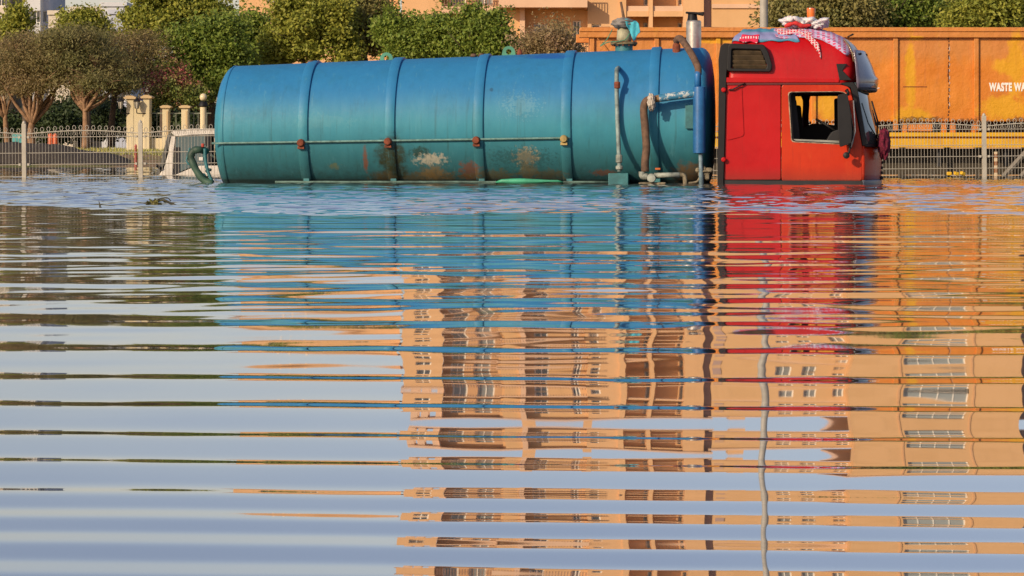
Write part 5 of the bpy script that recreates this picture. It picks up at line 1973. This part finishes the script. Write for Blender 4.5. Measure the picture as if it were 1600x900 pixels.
tree('twiggy_shrub', 'sparse twiggy shrub before the small white-framed windows', 92, 850, 230, [(850, 62, 45, 26), (870, 40, 28, 22), (825, 75, 30, 18), (895, 75, 20, 18)], 'shrub', 150, 40, .075, 121, tr=.05, forks=16, bark=BARK, cat='shrub', group='shrubs of the park', trunk_h=1.5)
# undergrowth; shade under the crowns is put into its dark leaf colour
for k, (px, py, rx, rz, lab) in enumerate(((80, 200, 34, 28, 'shade-dark shrub behind the left feathery trees'), (170, 190, 36, 36, 'shade-dark shrub behind the straight trunk by the gate wall'),
                                           (245, 195, 34, 34, 'shade-dark shrub behind the garden railing at the gate'), (305, 190, 40, 42, 'shade-dark shrub behind the globe lamp post'), (10, 205, 36, 24, 'shade-dark shrub behind the leftmost trunk'), (125, 172, 34, 22, 'shade-dark overhanging shrub behind the Y-shaped trunk'))):
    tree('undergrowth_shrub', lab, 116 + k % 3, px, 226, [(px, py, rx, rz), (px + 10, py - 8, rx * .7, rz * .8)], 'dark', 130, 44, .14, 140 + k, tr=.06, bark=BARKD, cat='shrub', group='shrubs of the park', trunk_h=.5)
# trees behind the orange container at the right
tree('roadside_tree', 'loose leafy tree beside the lamp post above the red cab', 70, 1215, 240, [(1228, 28, 26, 22), (1250, 15, 34, 24), (1200, 40, 14, 8), (1180, 25, 8, 6)], 'olive', 190, 44, .085, 131, group='trees behind the orange container', tr=.08, bark=BARKD)
tree('roadside_tree', 'olive tree above the windscreen of the red cab', 68, 1310, 240, [(1300, 18, 40, 26), (1340, 22, 36, 24), (1275, 32, 26, 16)], 'olive', 260, 46, .085, 132, group='trees behind the orange container', tr=.08, bark=BARKD)
tree('roadside_tree', 'yellow-green tree above the left ribs of the orange container', 69, 1410, 240, [(1395, 16, 40, 26), (1440, 24, 36, 22), (1420, 5, 40, 16)], 'green', 260, 46, .085, 133, group='trees behind the orange container', tr=.08, bark=BARKD)
tree('roadside_tree', 'bright yellow-green tree above the lettering on the container', 67, 1530, 240, [(1530, 22, 34, 22), (1560, 15, 36, 22), (1505, 28, 26, 16)], 'yellow', 250, 46, .085, 134, group='trees behind the orange container', tr=.08, bark=BARKD)
tree('roadside_tree', 'dark olive tree between the brighter trees above the container', 72, 1480, 240, [(1478, 14, 34, 26), (1455, 26, 26, 18)], 'olive', 200, 46, .085, 135, group='trees behind the orange container', tr=.08, bark=BARKD)
tree('roadside_tree', 'leafy tree at the upper right corner of the picture', 70, 1600, 240, [(1605, 14, 36, 28), (1640, 20, 36, 26)], 'green', 230, 46, .085, 136, group='trees behind the orange container', tr=.08, bark=BARKD)

# grass on the bank
rng = np.random.default_rng(9)
N = 9000
gx = rng.uniform(P(-40, 0, 84).x, P(345, 0, 84).x, N)
gy = rng.uniform(80.5, 96, N)
gz_ = np.interp(gy, [73, 75.5, 79, 84, 89, 95, 140], [-.25, .02, .16, .34, .47, .52, .5]) - .02
keep = rng.uniform(0, 1, N) < .55 + .45 * np.sin(gx * .9 + gy * .5)
gx, gy, gz_ = gx[keep], gy[keep], gz_[keep]
vs, fs = [], []
for i in range(len(gx)):
    h, a = rng.uniform(.05, .16), rng.uniform(0, 6.28)
    w_ = .03
    dx, dy = math.cos(a) * w_, math.sin(a) * w_
    n0 = len(vs)
    vs += [(gx[i] - dx, gy[i] - dy, gz_[i]), (gx[i] + dx, gy[i] + dy, gz_[i]), (gx[i] + rng.normal(0, .04), gy[i] + rng.normal(0, .04), gz_[i] + h)]
    fs.append((n0, n0 + 1, n0 + 2))
o = MB().add(vs, fs).build('bank_grass', leaf_mat('grass_blades', (.11, .12, .03), (.20, .19, .06), (.17, .15, .06)), recalc=False)
tag(o, 'short grass on the bank below the park trees', 'grass', kind='stuff')

# ------------------------------------------------------------------ flotsam
q = P(240, 319.5, CH * F / (319.5 - HY))
dw = empty('driftwood', (q.x, q.y, 0))
tag(dw, 'leafy green driftwood branch floating left of the tank', 'driftwood')
MB().tube(bez([(-.15, 0, .0), (-.05, 0, .012), (.05, .02, .035), (.1, 0, .04), (.15, 0, .015), (.21, 0, -.01)], 4), [.012] * 21, 5).build('branch', plain('wet_bark', (.05, .045, .02), .6), dw, smooth=True)
MB().tube(bez([(.0, 0, .02), (.06, 0, .055), (.13, 0, .06), (.16, 0, .03)], 4), .005, 4).build('twig', bpy.data.materials['wet_bark'], dw, smooth=True)
me, _ = crown_mesh('leaves', [(.02, 0, .02, .08, .05, .012)], 8, 8, .022, 77, .02)
me.materials.append(LM['olive'])
inst('leaves', me, dw)
q = P(155, 323, CH * F / (323 - HY))
tw = empty('floating_twig', (q.x, q.y, 0))
tag(tw, 'tiny upright twig sticking out of the water at far left', 'twig')
MB().tube([(0, 0, -.03), (.005, 0, .02), (-.004, 0, .05)], [.007, .006, .003], 5).build('stem', bpy.data.materials['wet_bark'], tw)
MB().tube([(.0, 0, .0), (.02, 0, .022)], [.006, .003], 5).build('side_stem', bpy.data.materials['wet_bark'], tw)
